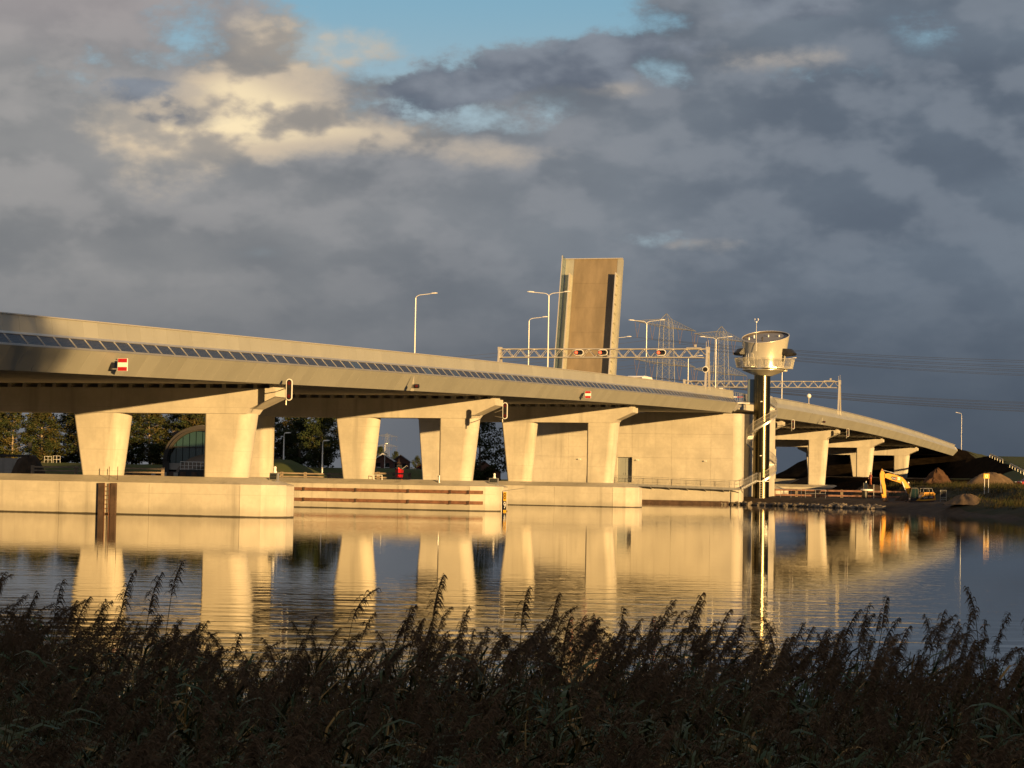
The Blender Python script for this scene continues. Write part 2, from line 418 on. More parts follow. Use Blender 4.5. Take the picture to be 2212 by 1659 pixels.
# ------------------------------------------------------------------ mesh helpers
class G:
    """collects faces for ONE mesh object"""
    def __init__(self):
        self.v, self.f, self.m, self.uv = [], [], [], {}

    def add(self, vs, fs, m=0):
        o = len(self.v)
        self.v += [tuple(p) for p in vs]
        for f in fs:
            self.f.append(tuple(i + o for i in f))
            self.m.append(m)
        return o

    def hexa(self, p, m=0):
        """p: 4 bottom points then 4 top points, same order"""
        self.add(p, [(3, 2, 1, 0), (4, 5, 6, 7), (0, 1, 5, 4), (1, 2, 6, 5), (2, 3, 7, 6), (3, 0, 4, 7)], m)

    def box(self, c, s, m=0, rz=0.0, mx=None):
        x, y, z = s[0] / 2, s[1] / 2, s[2] / 2
        ps = [(-x, -y, -z), (x, -y, -z), (x, y, -z), (-x, y, -z), (-x, -y, z), (x, -y, z), (x, y, z), (-x, y, z)]
        M = mx if mx is not None else Matrix.Rotation(rz, 3, 'Z')
        self.hexa([Vector(c) + M @ Vector(p) for p in ps], m)

    def quad_plate(self, a, b, c, d, th, m=0, cut=None):
        """a flat plate over four corners, thickened along the back of its normal"""
        a, b, c, d = map(Vector, (a, b, c, d))
        n = (b - a).cross(d - a).normalized() * th
        o = self.add([a, b, c, d, a - n, b - n, c - n, d - n], [(0, 1, 2, 3), (7, 6, 5, 4), (1, 0, 4, 5), (2, 1, 5, 6), (3, 2, 6, 7), (0, 3, 7, 4)], m)
        return o

    def prism(self, poly, vec, m=0):
        n = len(poly)
        vec = Vector(vec)
        vs = [Vector(p) for p in poly] + [Vector(p) + vec for p in poly]
        fs = [tuple(range(n - 1, -1, -1)), tuple(range(n, 2 * n))] + [(i, (i + 1) % n, (i + 1) % n + n, i + n) for i in range(n)]
        self.add(vs, fs, m)

    def tube(self, pts, r, n=6, m=0, cap=True):
        pts = [Vector(p) for p in pts]
        k = len(pts)
        rs = r if isinstance(r, (list, tuple)) else [r] * k
        ref = Vector((0.13, 0.21, 1)).normalized()
        vs = []
        for i, p in enumerate(pts):
            d = (pts[min(i + 1, k - 1)] - pts[max(i - 1, 0)]).normalized()
            a = d.cross(ref)
            if a.length < 1e-3:
                a = d.cross(Vector((1, 0, 0)))
            a.normalize()
            b = d.cross(a)
            for j in range(n):
                t = 2 * math.pi * j / n
                vs.append(p + (a * math.cos(t) + b * math.sin(t)) * rs[i])
        fs = []
        for i in range(k - 1):
            for j in range(n):
                fs.append((i * n + j, i * n + (j + 1) % n, (i + 1) * n + (j + 1) % n, (i + 1) * n + j))
        if cap:
            fs.append(tuple(range(n - 1, -1, -1)))
            fs.append(tuple(range((k - 1) * n, k * n)))
        self.add(vs, fs, m)

    def bar(self, a, b, w, h, m=0):
        """a rectangular bar from a to b"""
        a, b = Vector(a), Vector(b)
        d = (b - a).normalized()
        s = d.cross(Vector((0, 0, 1)))
        if s.length < 1e-3:
            s = Vector((1, 0, 0))
        s.normalize()
        u = s.cross(d).normalized()
        s, u = s * w / 2, u * h / 2
        self.hexa([a - s - u, a + s - u, b + s - u, b - s - u, a - s + u, a + s + u, b + s + u, b - s + u], m)

    def loft(self, rings, m=0, cap=True, closed=True):
        n = len(rings[0])
        vs = [p for r in rings for p in r]
        fs = []
        for i in range(len(rings) - 1):
            for j in range(n if closed else n - 1):
                j2 = (j + 1) % n
                fs.append((i * n + j, i * n + j2, (i + 1) * n + j2, (i + 1) * n + j))
        if cap and closed:
            fs.append(tuple(range(n - 1, -1, -1)))
            fs.append(tuple(range((len(rings) - 1) * n, len(rings) * n)))
        self.add(vs, fs, m)

    def lathe(self, prof, n=24, c=(0, 0, 0), m=0, a0=0.0, a1=2 * math.pi):
        full = abs(a1 - a0 - 2 * math.pi) < 1e-6
        k = n if full else n + 1
        vs, fs = [], []
        for r, z in prof:
            for j in range(k):
                t = a0 + (a1 - a0) * j / n
                vs.append((c[0] + r * math.cos(t), c[1] + r * math.sin(t), c[2] + z))
        for i in range(len(prof) - 1):
            for j in range(n):
                j2 = (j + 1) % k
                fs.append((i * k + j, i * k + j2, (i + 1) * k + j2, (i + 1) * k + j))
        self.add(vs, fs, m)

    def build(self, name, mats, parent=None, smooth=False, angle=None):
        base = Vector((0, 0, 0))
        if parent is not None:
            base = Vector(parent.get('_o', (0, 0, 0)))
        me = bpy.data.meshes.new(name)
        me.from_pydata([tuple(Vector(p) - base) for p in self.v], [], self.f)
        for mm in ([mats] if isinstance(mats, str) else mats):
            me.materials.append(MATS[mm])
        me.polygons.foreach_set('material_index', self.m)
        if smooth:
            me.polygons.foreach_set('use_smooth', [True] * len(me.polygons))
        me.update()
        if smooth and angle:
            me.set_sharp_from_angle(angle=R(angle))
        o = bpy.data.objects.new(name, me)
        col.objects.link(o)
        if parent is not None:
            o.parent = parent
            o['_o'] = tuple(base)
        return o


def tag(o, label=None, cat=None, group=None, kind=None):
    if label:
        o['label'] = label
    if cat:
        o['category'] = cat
    if group:
        o['group'] = group
    if kind:
        o['kind'] = kind
    return o


def thing(name, label, cat, loc=(0, 0, 0), group=None, world=True):
    """Empty at the thing's base. world=True: parts are given in world coordinates"""
    o = bpy.data.objects.new(name, None)
    col.objects.link(o)
    o.location = loc
    o.empty_display_size = 0.3
    o['_o'] = tuple(loc) if world else (0.0, 0.0, 0.0)
    return tag(o, label, cat, group)


def copy_tree(o, parent=None):
    c = o.copy()
    col.objects.link(c)
    if parent is not None:
        c.parent = parent
    for ch in list(o.children):
        copy_tree(ch, c)
    return c


def structure(o):
    o['kind'] = 'structure'
    return o


# ------------------------------------------------------------------ the bridge's own frame: s along it, t across it (0 = near edge of the crossbeams)
A = math.atan(0.3067)
P0 = Vector((-14.27, 140.0, 0))
UV_ = Vector((math.sin(A), math.cos(A), 0))
TV_ = Vector((math.cos(A), -math.sin(A), 0))
ZC = (0.0272, -0.2132, -0.1205, 2.6154, 8.4124)


def zb(s):
    """height of the deck's lower edge"""
    x = s / 100.0
    return (((ZC[0] * x + ZC[1]) * x + ZC[2]) * x + ZC[3]) * x + ZC[4]


def B(s, t, z):
    return P0 + UV_ * s + TV_ * t + Vector((0, 0, z))


def BD(s, t, h):
    return B(s, t, zb(s) + h)


MID = -13.7
RT, RZ = 0.90, 1.22      # ridge of the fascia
ST, SZ = 0.42, 1.80      # upper edge of the solar strip
UT, UZ = 0.30, 2.70      # top of the parapet


# ------------------------------------------------------------------ water and land
def water():
    g = G()
    g.add([(-4000, -60, 0), (4000, -60, 0), (4000, 6000, 0), (-4000, 6000, 0)], [(0, 1, 2, 3)])
    structure(g.build('water', 'water_surface'))


water()

LAND = [(1500, 60), (400, 90), (90, 150), (60, 168), (46, 182), (43.8, 200), (44.3, 225), (42.8, 254), (36.5, 266.5), (30.7, 273.5), (22, 281), (10, 296), (-6, 292), (-13, 276), (-20, 262), (-44, 258), (-62, 282), (-120, 300), (-1500, 300), (-1500, 1800), (1500, 1800)]


def sdist(X, Y, poly):
    """signed distance to a polygon, positive inside"""
    best = np.full(X.shape, 1e18)
    inside = np.zeros(X.shape, bool)
    n = len(poly)
    for i in range(n):
        x0, y0 = poly[i]
        x1, y1 = poly[(i + 1) % n]
        dx, dy = x1 - x0, y1 - y0
        k = np.clip(((X - x0) * dx + (Y - y0) * dy) / (dx * dx + dy * dy), 0, 1)
        best = np.minimum(best, (X - x0 - k * dx) ** 2 + (Y - y0 - k * dy) ** 2)
        cr = ((y0 > Y) != (y1 > Y))
        with np.errstate(divide='ignore', invalid='ignore'):
            xi = x0 + (Y - y0) * dx / (dy if dy != 0 else 1e-9)
        inside ^= cr & (X < xi)
    return np.where(inside, 1, -1) * np.sqrt(best)


def sst(a, b, x):
    k = np.clip((x - a) / (b - a), 0, 1)
    return k * k * (3 - 2 * k)


def wob(X, Y, seed, f):
    r = np.random.default_rng(seed)
    o = np.zeros(X.shape)
    for k in range(7):
        a, ph, fr = r.uniform(0, 6.28), r.uniform(0, 6.28), f * r.uniform(0.5, 2.2)
        o += np.sin((X * np.cos(a) + Y * np.sin(a)) * fr + ph) / 7
    return o


def ground_h(X, Y):
    X = np.asarray(X, float)
    Y = np.asarray(Y, float)
    d = sdist(X, Y, LAND)
    d = d + wob(X, Y, 5, 0.5) * 1.0
    h = np.clip(d * 0.26, -1.5, 1.0)
    rough = 0.16 * wob(X, Y, 3, 0.9) + 0.10 * wob(X, Y, 9, 2.2)
    h = h + np.where(d > 0, rough * np.clip(d / 5, 0, 1), 0)
    inland = np.clip(d / 6, 0, 1)
    right = sst(20, 40, X)
    h = h + inland * right * np.clip((Y - 300) * 0.0135, 0, 1.5)
    # higher grassy bank past the digger
    h = h + inland * sst(51.5, 57, X) * sst(228, 246, Y) * 1.75
    h = h + 1.05 * np.exp(-(((X - 46.4) / 2.2) ** 2 + ((Y - 225) / 5.0) ** 2))
    h = h - .45 * np.exp(-(((X - 48.5) / 5.0) ** 2 + ((Y - 264) / 6.0) ** 2)) * inland
    # left: grassy dike under the trees and the round mound
    left = sst(0, -15, X)
    h = h + inland * left * (sst(338, 352, Y) * 2.6 + 0.4)
    h = h + 3.3 * np.exp(-((np.maximum(0, np.abs(X + 29.8) - 1.5) / 5.4) ** 2 + ((Y - 279) / 7.0) ** 2)) * inland
    # road embankment behind the abutment
    s = (X - P0.x) * UV_.x + (Y - P0.y) * UV_.y
    t = (X - P0.x) * TV_.x + (Y - P0.y) * TV_.y
    crest = 11.9 - 0.008 * np.maximum(0, s - 412)
    he = crest - np.maximum(0, np.abs(t - MID) - 15.0) / 2.2 - np.maximum(0, 409 - s) / 1.5
    # a ramp that branches off towards the near side
    xl = 90 + (Y - 390) * .141
    zl = np.minimum(5.05 + (Y - 390) * .0506, 9.6)
    he2 = zl - np.maximum(0, xl - X) / 1.3 - np.maximum(0, X - xl - 14) / 3.0 - np.maximum(0, 372 - Y) / 2.5
    return np.maximum(h, np.maximum(he + 0.15 * wob(X, Y, 21, 0.8), he2))


def land():
    fx = np.arange(-150, 190.1, 2.5)
    fy = np.arange(168, 470, 2.5)
    xs = np.concatenate([[-4000, -2000, -1000, -500, -300, -200], fx, [200, 215, 235, 260, 300, 400, 700, 1300, 2500, 4000]])
    ys = np.concatenate([[40, 80, 120, 150], fy, np.arange(470, 760, 8), [780, 830, 900, 1000, 1200, 1600, 2200, 3200, 4500, 6000]])
    X, Y = np.meshgrid(xs, ys)
    H = ground_h(X, Y)
    H = np.where(Y > 1750, 1.6, H)
    nx, ny = len(xs), len(ys)
    V = np.stack([X, Y, H], -1).reshape(-1, 3)
    idx = np.arange(nx * ny).reshape(ny, nx)
    F = np.stack([idx[:-1, :-1], idx[:-1, 1:], idx[1:, 1:], idx[1:, :-1]], -1).reshape(-1, 4)
    c = V[F].mean(1)
    keep = (V[F][:, :, 2].max(1) > -1.2)
    F, c = F[keep], c[keep]
    s = (c[:, 0] - P0.x) * UV_.x + (c[:, 1] - P0.y) * UV_.y
    t = (c[:, 0] - P0.x) * TV_.x + (c[:, 1] - P0.y) * TV_.y
    j = rng.normal(0, 1.2, len(c))
    mi = np.zeros(len(c), int)                       # 0 grass
    mi[(c[:, 0] > 14) & (c[:, 0] < 52 + j) & (c[:, 1] < 330)] = 1     # churned soil
    mi[(c[:, 0] > 14) & (s < 300) & (c[:, 1] > 300) & (t < 12)] = 1
    mi[(c[:, 0] > 52 + j) & (c[:, 1] < 330)] = 3
    mi[(s > 295) & (t > -60) & (t < 75) & (c[:, 0] < 90.5 + (c[:, 1] - 390) * .141)] = 2
    mi[(c[:, 0] > 52) & (c[:, 1] > 312) & (c[:, 0] < 84) & (c[:, 1] < 400)] = 2
    mi[(c[:, 0] > 46) & (c[:, 1] < 236 + j)] = 3
    me = bpy.data.meshes.new('ground')
    me.from_pydata(V.tolist(), [], F.tolist())
    for n in ('grass', 'soil', 'soil_dark', 'grass_dull'):
        me.materials.append(MATS[n])
    me.polygons.foreach_set('material_index', mi.tolist())
    me.polygons.foreach_set('use_smooth', [True] * len(me.polygons))
    me.update()
    o = bpy.data.objects.new('ground', me)
    col.objects.link(o)
    return structure(o)


ground = land()


def near_h(X, Y):
    X = np.asarray(X, float)
    Y = np.asarray(Y, float)
    h = 1.05 - 1.5 * sst(6, 21, Y) + 0.05 * wob(X, Y, 31, 1.2)
    return h + 2.6 * sst(-8, -26, Y)


def near_bank():
    xs = np.concatenate([[-400, -200, -100, -60, -40], np.arange(-30, 31, 1.5), [40, 60, 100, 160, 240, 400]])
    ys = np.concatenate([[-500, -300, -150, -90, -60], np.arange(-45, 25, 1.5)])
    X, Y = np.meshgrid(xs, ys)
    H = near_h(X, Y)
    idx = np.arange(X.size).reshape(X.shape)
    F = np.stack([idx[:-1, :-1], idx[:-1, 1:], idx[1:, 1:], idx[1:, :-1]], -1).reshape(-1, 4)
    me = bpy.data.meshes.new('near_bank')
    me.from_pydata(np.stack([X, Y, H], -1).reshape(-1, 3).tolist(), [], F.tolist())
    me.materials.append(MATS['reed_floor'])
    me.polygons.foreach_set('use_smooth', [True] * len(me.polygons))
    o = bpy.data.objects.new('near_bank', me)
    col.objects.link(o)
    structure(o)


near_bank()


def gz(x, y):
    return float(ground_h(np.array([float(x)]), np.array([float(y)]))[0])


# ------------------------------------------------------------------ viaducts
def ring_loft(g, prof, s0, s1, m=0, step=4.0, cap=True):
    k = max(2, int((s1 - s0) / step) + 1)
    rings = []
    for i in range(k + 1):
        s = s0 + (s1 - s0) * i / k
        rings.append([BD(s, t, h) for t, h in prof])
    g.loft(rings, m, cap)


def deck_parts(root, s0, s1):
    g = G()
    ring_loft(g, [(-0.12, 0.03), (-27.28, 0.03), (-27.28, 1.45), (-0.12, 1.45)], s0, s1)
    g.build('deck_slab', 'concrete', root)
    g = G()
    ring_loft(g, [(-0.6, 1.46), (-26.8, 1.46), (-26.8, 1.50), (-0.6, 1.50)], s0, s1)
    road = g.build('road_surface', 'asphalt', root)
    for t in (-1.6, -4.9, -8.2, -13.0, -14.4, -19.2, -22.5, -25.8):
        g = G()
        if t in (-4.9, -22.5):
            s = s0 + 2
            while s < s1 - 4:
                g = G()
                g.add([BD(s, t - .07, 1.505), BD(s + 3, t - .07, 1.505), BD(s + 3, t + .07, 1.505), BD(s, t + .07, 1.505)], [(3, 2, 1, 0)])
                g.build('lane_dash', 'white', road)
                s += 12
            continue
        else:
            n = int((s1 - s0) / 8)
            for i in range(n):
                a, b = s0 + (s1 - s0) * i / n, s0 + (s1 - s0) * (i + 1) / n
                g.add([BD(a, t - .07, 1.505), BD(b, t - .07, 1.505), BD(b, t + .07, 1.505), BD(a, t + .07, 1.505)], [(3, 2, 1, 0)])
        g.build('lane_marking', 'white', road)
    # far side fascia, one sheet
    g = G()
    ring_loft(g, [(-27.3, 0.0), (-28.1, RZ), (-27.6, SZ), (-27.5, UZ), (-27.4, UZ), (-27.48, SZ), (-27.9, RZ), (-27.29, 0.05)], s0, s1)
    g.build('far_parapet', 'fascia', root)
    g = G()
    ring_loft(g, [(UT - .06, UZ), (UT + .07, UZ), (UT + .07, UZ + .06), (UT - .06, UZ + .06)], s0, s1)
    g.build('coping', 'coping', root)


def panel(root, name, s0, s1, lo, hi, m, th=0.03, gap=0.012, uv=False, frame=0.0):
    """one cladding panel between two lines of the fascia"""
    a, b, c, d = BD(s0 + gap, *lo), BD(s1 - gap, *lo), BD(s1 - gap, *hi), BD(s0 + gap, *hi)
    g = G()
    if not frame:
        g.quad_plate(a, b, c, d, th)
        return g.build(name, m, root)
    # framed: rim in aluminium, cells inside, slightly sunk
    ctr = (a + b + c + d) / 4
    n = (b - a).cross(d - a).normalized()
    fx, fy = frame / (b - a).length, frame / (d - a).length
    P = lambda u, v, k=0.0: a + (b - a) * u + (d - a) * v + n * k
    o0 = [P(0, 0), P(1, 0), P(1, 1), P(0, 1)]
    i0 = [P(fx, fy), P(1 - fx, fy), P(1 - fx, 1 - fy), P(fx, 1 - fy)]
    i1 = [P(fx, fy, -.012), P(1 - fx, fy, -.012), P(1 - fx, 1 - fy, -.012), P(fx, 1 - fy, -.012)]
    bk = [p - n * th for p in o0]
    g.add(o0 + i0 + i1 + bk, [(0, 1, 5, 4), (1, 2, 6, 5), (2, 3, 7, 6), (3, 0, 4, 7), (4, 5, 9, 8), (5, 6, 10, 9), (6, 7, 11, 10), (7, 4, 8, 11),
                              (1, 0, 12, 13), (2, 1, 13, 14), (3, 2, 14, 15), (0, 3, 15, 12), (15, 14, 13, 12)])
    g.f.append((8, 9, 10, 11))
    g.m.append(1)
    o = g.build(name, ['alu', 'solar_cell'], root)
    uvl = o.data.uv_layers.new(name='UVMap')
    last = o.data.polygons[len(o.data.polygons) - 1]
    for li, q in zip(last.loop_indices, ((0, 0), (2.0, 0), (2.0, 1.0), (0, 1.0))):
        uvl.data[li].uv = q
    return o


def left_viaduct():
    s0, s1 = -64.8, 140.94
    root = thing('road_viaduct', 'long beige approach viaduct with a strip of solar panels along its edge', 'bridge', tuple(B(40, MID, 0)))
    deck_parts(root, s0, s1)
    g = G()
    ring_loft(g, [(RT - .03, RZ - .02), (ST - .03, SZ - .01), (ST - .09, SZ - .05), (RT - .09, RZ - .06)], s0, s1)
    g.build('solar_backing', 'alu', root)
    # light strips above and below the solar cells
    g = G()
    ring_loft(g, [(RT + .03, RZ - .045), (RT + .035, RZ + .05), (RT - .01, RZ + .055), (RT - .02, RZ - .04)], s0, s1)
    g.build('ridge_trim', 'alu', root)
    g = G()
    ring_loft(g, [(ST + .05, SZ - .03), (ST + .035, SZ + .07), (ST - .01, SZ + .07), (ST, SZ - .02)], s0, s1)
    g.build('solar_trim', 'alu', root)
    n = int(round((s1 - s0) / 1.62))
    p = (s1 - s0) / n
    dz = (SZ - RZ - .11)
    for i in range(n):
        a, b = s0 + p * i, s0 + p * (i + 1)
        panel(root, 'lower_panel', a, b, (0.10, 0.0), (RT, RZ - .05), rnd.choice(('fascia', 'fascia', 'fascia_b', 'fascia_c')), gap=0.010 + rnd.random() * .004)
        panel(root, 'upper_panel', a, b, (ST, SZ + .06), (UT, UZ), rnd.choice(('fascia', 'fascia', 'fascia_b', 'fascia_c')), gap=0.008)
        if a > -60:
            panel(root, 'solar_panel', a, b, (RT + .005, RZ + .045), (ST + .02, SZ - .035), None, th=0.03, gap=0.055, frame=0.02)
    # closing end plate by the bascule pier
    g = G()
    poly = [(0.1, 0), (RT, RZ), (ST, SZ), (UT, UZ), (UT - .15, UZ), (UT - .15, 1.45), (-.12, 1.45), (-.12, .03)]
    g.prism([BD(s1, t, h) for t, h in poly], UV_ * 0.06)
    g.build('end_plate', 'fascia_b', root)
    return root


left_viaduct()


def right_viaduct():
    s0, s1 = 181.0, 411.0
    root = thing('road_viaduct', 'farther beige viaduct without solar panels, curving down to the dark embankment', 'bridge', tuple(B(290, MID, 0)))
    deck_parts(root, s0 - 12, s1)
    cz, ct = 2.05, 0.25
    joints = [198.0, 344.0]
    a = s0 - 20
    while a < s1 - 0.1:
        b = min(a + 3.24, s1)
        for q in joints:
            if a < q < b:
                b = q
        off = 0.22 if any(abs(b - q) < 1e-6 for q in joints) else 0.0
        lo = rnd.choice(('fascia', 'fascia_b', 'fascia_c'))
        panel(root, 'lower_panel', a, b - off, (0.10, 0.0), (RT, RZ + .12), lo, gap=0.014)
        panel(root, 'middle_panel', a, b - off, (RT, RZ + .13), (ct, cz), rnd.choice(('fascia', 'fascia_c')), gap=0.008)
        panel(root, 'upper_panel', a, b, (ct - .02, cz), (ct - .10, UZ), rnd.choice(('fascia', 'fascia_b', 'fascia_c')), gap=0.010)
        a = b
    # concrete end wall at the abutment
    g = G()
    poly = [(-27.0, -1.2), (1.0, -1.2), (1.0, RZ), (0.3, 2.2), (-27.0, 2.2)]
    g.prism([BD(s1, t, h) for t, h in poly], UV_ * 1.0)
    g.build('end_wall', 'concrete', root)
    return root


right_viaduct()


def pier(sc, label, base_top=2.05, ground_z=-1.4, base=True, joints=True, rails=False, plinth=0.0):
    """T-shaped pier: nosed footing, three tapered columns, crossbeam with cantilevered ends"""
    z0 = zb(sc)
    root = thing('bridge_pier', label, 'pier', tuple(B(sc, MID, 0)), group=None)
    hw = 2.5                                        # half thickness of the footing
    nose = [(-2.6, -hw), (-1.35, -hw + .40), (-.55, -hw + 1.10), (-.25, -.60), (-.25, .60), (-.55, hw - 1.10), (-1.35, hw - .40), (-2.6, hw)]
    tail = [(2 * MID - t, -q) for t, q in nose]
    zt = base_top
    if base:
        # footing, in pours divided by open joints
        cuts = [-2.62, -8.9, -15.3, -21.6, 2 * MID + 2.62] if joints else [-2.62, 2 * MID + 2.62]
        g = G()
        g.prism([B(sc + q, t, ground_z) for t, q in nose], (0, 0, zt - ground_z))
        g.build('footing_nose', 'concrete', root)
        g = G()
        g.prism([B(sc + q, t, ground_z) for t, q in tail], (0, 0, zt - ground_z))
        g.build('footing_nose', 'concrete', root)
        for a, b in zip(cuts[:-1], cuts[1:]):
            g = G()
            g.prism([B(sc + q, t, ground_z) for t, q in ((b + .012, -hw), (a - .012, -hw), (a - .012, hw), (b + .012, hw))], (0, 0, zt - ground_z))
            g.build('footing_block', 'concrete', root)
        # sloped top that sheds the rain
        out = [(t * 1.0, q) for t, q in nose] + [(t, q) for t, q in tail]
        c = (MID, 0)
        inn = [(MID + (t - MID) * (1 - 1.6 / 15.0), q * 0.42) for t, q in out]
        g = G()
        g.loft([[B(sc + q, t, zt - .06) for t, q in out], [B(sc + q * .997, t, zt + .004) for t, q in out], [B(sc + q, t, zt + .44) for t, q in inn]], cap=True)
        g.build('footing_top', 'concrete', root)
        zc = zt + .40
    else:
        zc = ground_z
    cap_b = z0 - 1.90
    ct = 1.0
    for (b0, b1), (t0, t1) in (((-6.0, -3.25), (-6.02, -2.65)), ((-14.60, -12.15), (-15.40, -11.58)), ((-24.15, -21.4), (-24.75, -21.38))):
        rings = []
        for k in range(7):
            f = k / 6
            z = zc - .3 + (cap_b + .02 - zc + .3) * f
            lo, hi = b0 + (t0 - b0) * f, b1 + (t1 - b1) * f
            ring = []
            fl, fr = lo + 0.28, hi - 0.80
            ring.append(B(sc - ct, fr - .04, z))
            for q in range(12):
                an = math.pi / 2 - math.pi * q / 11
                ring.append(B(sc - ct * math.sin(an), fr + 0.80 * math.cos(an), z))
            ring.append(B(sc + ct, fr - .04, z))
            ring.append(B(sc + ct, fl + .04, z))
            for q in range(12):
                an = -math.pi / 2 - math.pi * q / 11
                ring.append(B(sc - ct * math.sin(an), fl + 0.28 * math.cos(an), z))
            ring.append(B(sc - ct, fl + .04, z))
            rings.append(ring)
        g = G()
        g.loft(rings)
        g.build('column', 'concrete', root, smooth=True, angle=35)
    # crossbeam
    pr = [(-.95, -.27), (-.95, -.78), (-2.72, -1.58), (-2.95, -1.90), (-24.45, -1.90), (-24.68, -1.58), (-26.45, -.78), (-26.45, -.27)]
    g = G()
    g.prism([BD(sc, t, h) - UV_ * 1.1 for t, h in pr], UV_ * 2.2)
    g.build('crossbeam', 'concrete', root)
    t = -1.3
    while t > -26.3:
        g = G()
        c = BD(sc, t, -.12)
        g.box(c, (0.24, 1.9, 0.32), rz=-A)
        g.build('bearing', 'concrete', root)
        t -= 1.10
    return root


P1 = pier(1.7, 'nearest concrete bridge pier with a rusty ladder recess in its footing')
P2 = pier(48.2, 'concrete bridge pier with two rusty fender rails along its footing')
P3 = pier(95.9, 'concrete bridge pier standing in front of the windowless bascule wall')
pier(-44.0, 'concrete bridge pier beneath the shaded near end of the viaduct')
pier(184.0, 'concrete bridge pier partly hidden behind the control tower', base_top=1.9, ground_z=0.2, joints=False)
pier(236.0, 'concrete bridge pier just past the control tower, on a long low footing', base_top=2.25, ground_z=0.6, joints=False)
pier(291.0, 'concrete bridge pier behind the digger stick, second past the tower', base_top=3.25, ground_z=1.0, joints=False)
pier(346.0, 'smallest concrete bridge pier, next to the dark embankment', base_top=3.6, ground_z=1.0, joints=False)


def pier_details():
    # rusty ladder recess on the nearest pier
    sf = 1.7 - 2.5
    for t in (-12.20, -11.34):
        g = G()
        g.box(B(sf - .10, t, 0.62), (0.36, 0.24, 2.75), rz=-A)
        g.build('fender_post', 'rust_dark', P1)
    g = G()
    for t in (-11.93, -11.61):
        g.tube([B(sf - .20, t, -.5), B(sf - .20, t, 1.98)], .025, 6)
    z = -.2
    while z < 1.95:
        g.tube([B(sf - .20, t_, z) for t_ in (-11.93, -11.61)], .018, 5)
        z += .28
    g.build('ladder', 'rust', P1)
    for t in (-12.0, -11.4):
        g = G()
        g.tube([B(sf + .5, t, 2.0), B(sf + .5, t, 3.05)], .022, 6)
        g.build('grab_post', 'rust_dark', P1)
    # fender rails on the second pier
    sf = 48.2 - 2.5
    for z in (1.56, 0.68):
        a = -24.0
        for b in (-17.3, -12.6, -7.9, -4.2, -2.62):
            g = G()
            g.box(B(sf - .09, (a + b) / 2, z), (b - a - .05, .18, .27), rz=-A)
            g.build('fender_rail', 'rust', P2)
            g = G()
            g.box(B(sf - .12, b - .03, z), (.16, .25, .31), rz=-A)
            g.build('rail_plate', 'rust_dark', P2)
            a = b
        g = G()
        p, q = B(sf - .05, -2.6, z), B(sf + .32, -1.5, z)
        g.bar(p - UV_ * .06, q - UV_ * .06, .18, .27)
        g.build('fender_rail', 'rust', P2)


pier_details()


def text_mesh(body, size, m, parent, mx, name='lettering'):
    cu = bpy.data.curves.new(name, 'FONT')
    cu.body = body
    cu.size = size
    cu.extrude = 0.004
    cu.align_x = 'CENTER'
    cu.align_y = 'CENTER'
    tmp = bpy.data.objects.new('tmp_text', cu)
    col.objects.link(tmp)
    dg = bpy.context.evaluated_depsgraph_get()
    me = bpy.data.meshes.new_from_object(tmp.evaluated_get(dg))
    bpy.data.objects.remove(tmp)
    bpy.data.curves.remove(cu)
    me.materials.clear()
    me.materials.append(MATS[m])
    base = Vector(parent.get('_o', (0, 0, 0)))
    me.transform(Matrix.Translation(-base) @ mx)
    o = bpy.data.objects.new(name, me)
    col.objects.link(o)
    o.parent = parent
    return o


FACE = Matrix(((TV_.x, 0, -UV_.x, 0), (TV_.y, 0, -UV_.y, 0), (0, 1, 0, 0), (0, 0, 0, 1)))   # x across the bridge, y up, facing back along the bridge
FACE_Y = Matrix(((1, 0, 0, 0), (0, 0, -1, 0), (0, 1, 0, 0), (0, 0, 0, 1)))                  # faces -Y


def depth_gauge():
    p = B(48.2 - .9, -.02, 0)
    root = thing('depth_gauge', 'yellow and black clearance gauge reading 8 and 9 at the pier nose', 'gauge', tuple(p))
    for k, (z, m, tm, ch) in enumerate(((1.25, 'sign_yellow', 'black', '8'), (0.50, 'black', 'white', '9'), (-0.25, 'sign_yellow', 'black', '0'))):
        g = G()
        g.box(p + Vector((0, 0, z)), (.25, .05, .74), rz=-A)
        b = g.build('gauge_plate', m, root)
        if k < 2:
            text_mesh(ch, .78, tm, root, Matrix.Translation(p + Vector((0, 0, z)) - UV_ * .032) @ FACE @ Matrix.Diagonal((.55, 1, 1, 1)), 'numeral')
    g = G()
    for t in (-.62, -.30):
        g.tube([p + TV_ * t + Vector((0, 0, -.5)), p + TV_ * t + Vector((0, 0, 1.75))], .03, 6)
    for z in np.arange(-.2, 1.7, .42):
        g.tube([p + TV_ * -.62 + Vector((0, 0, z)), p + TV_ * -.30 + Vector((0, 0, z))], .02, 5)
    g.build('ladder', 'galv', root)
    g = G()
    g.box(p + TV_ * -.46 + UV_ * .12 + Vector((0, 0, .6)), (.4, .12, 2.2), rz=-A)
    g.build('backing_post', 'rust_dark', root)
    g = G()
    g.tube([p + TV_ * -.5 + Vector((0, 0, 1.66)), p + TV_ * 1.7 + Vector((0, 0, 1.98))], .022, 6)
    g.build('boom_rod', 'galv', root)


depth_gauge()


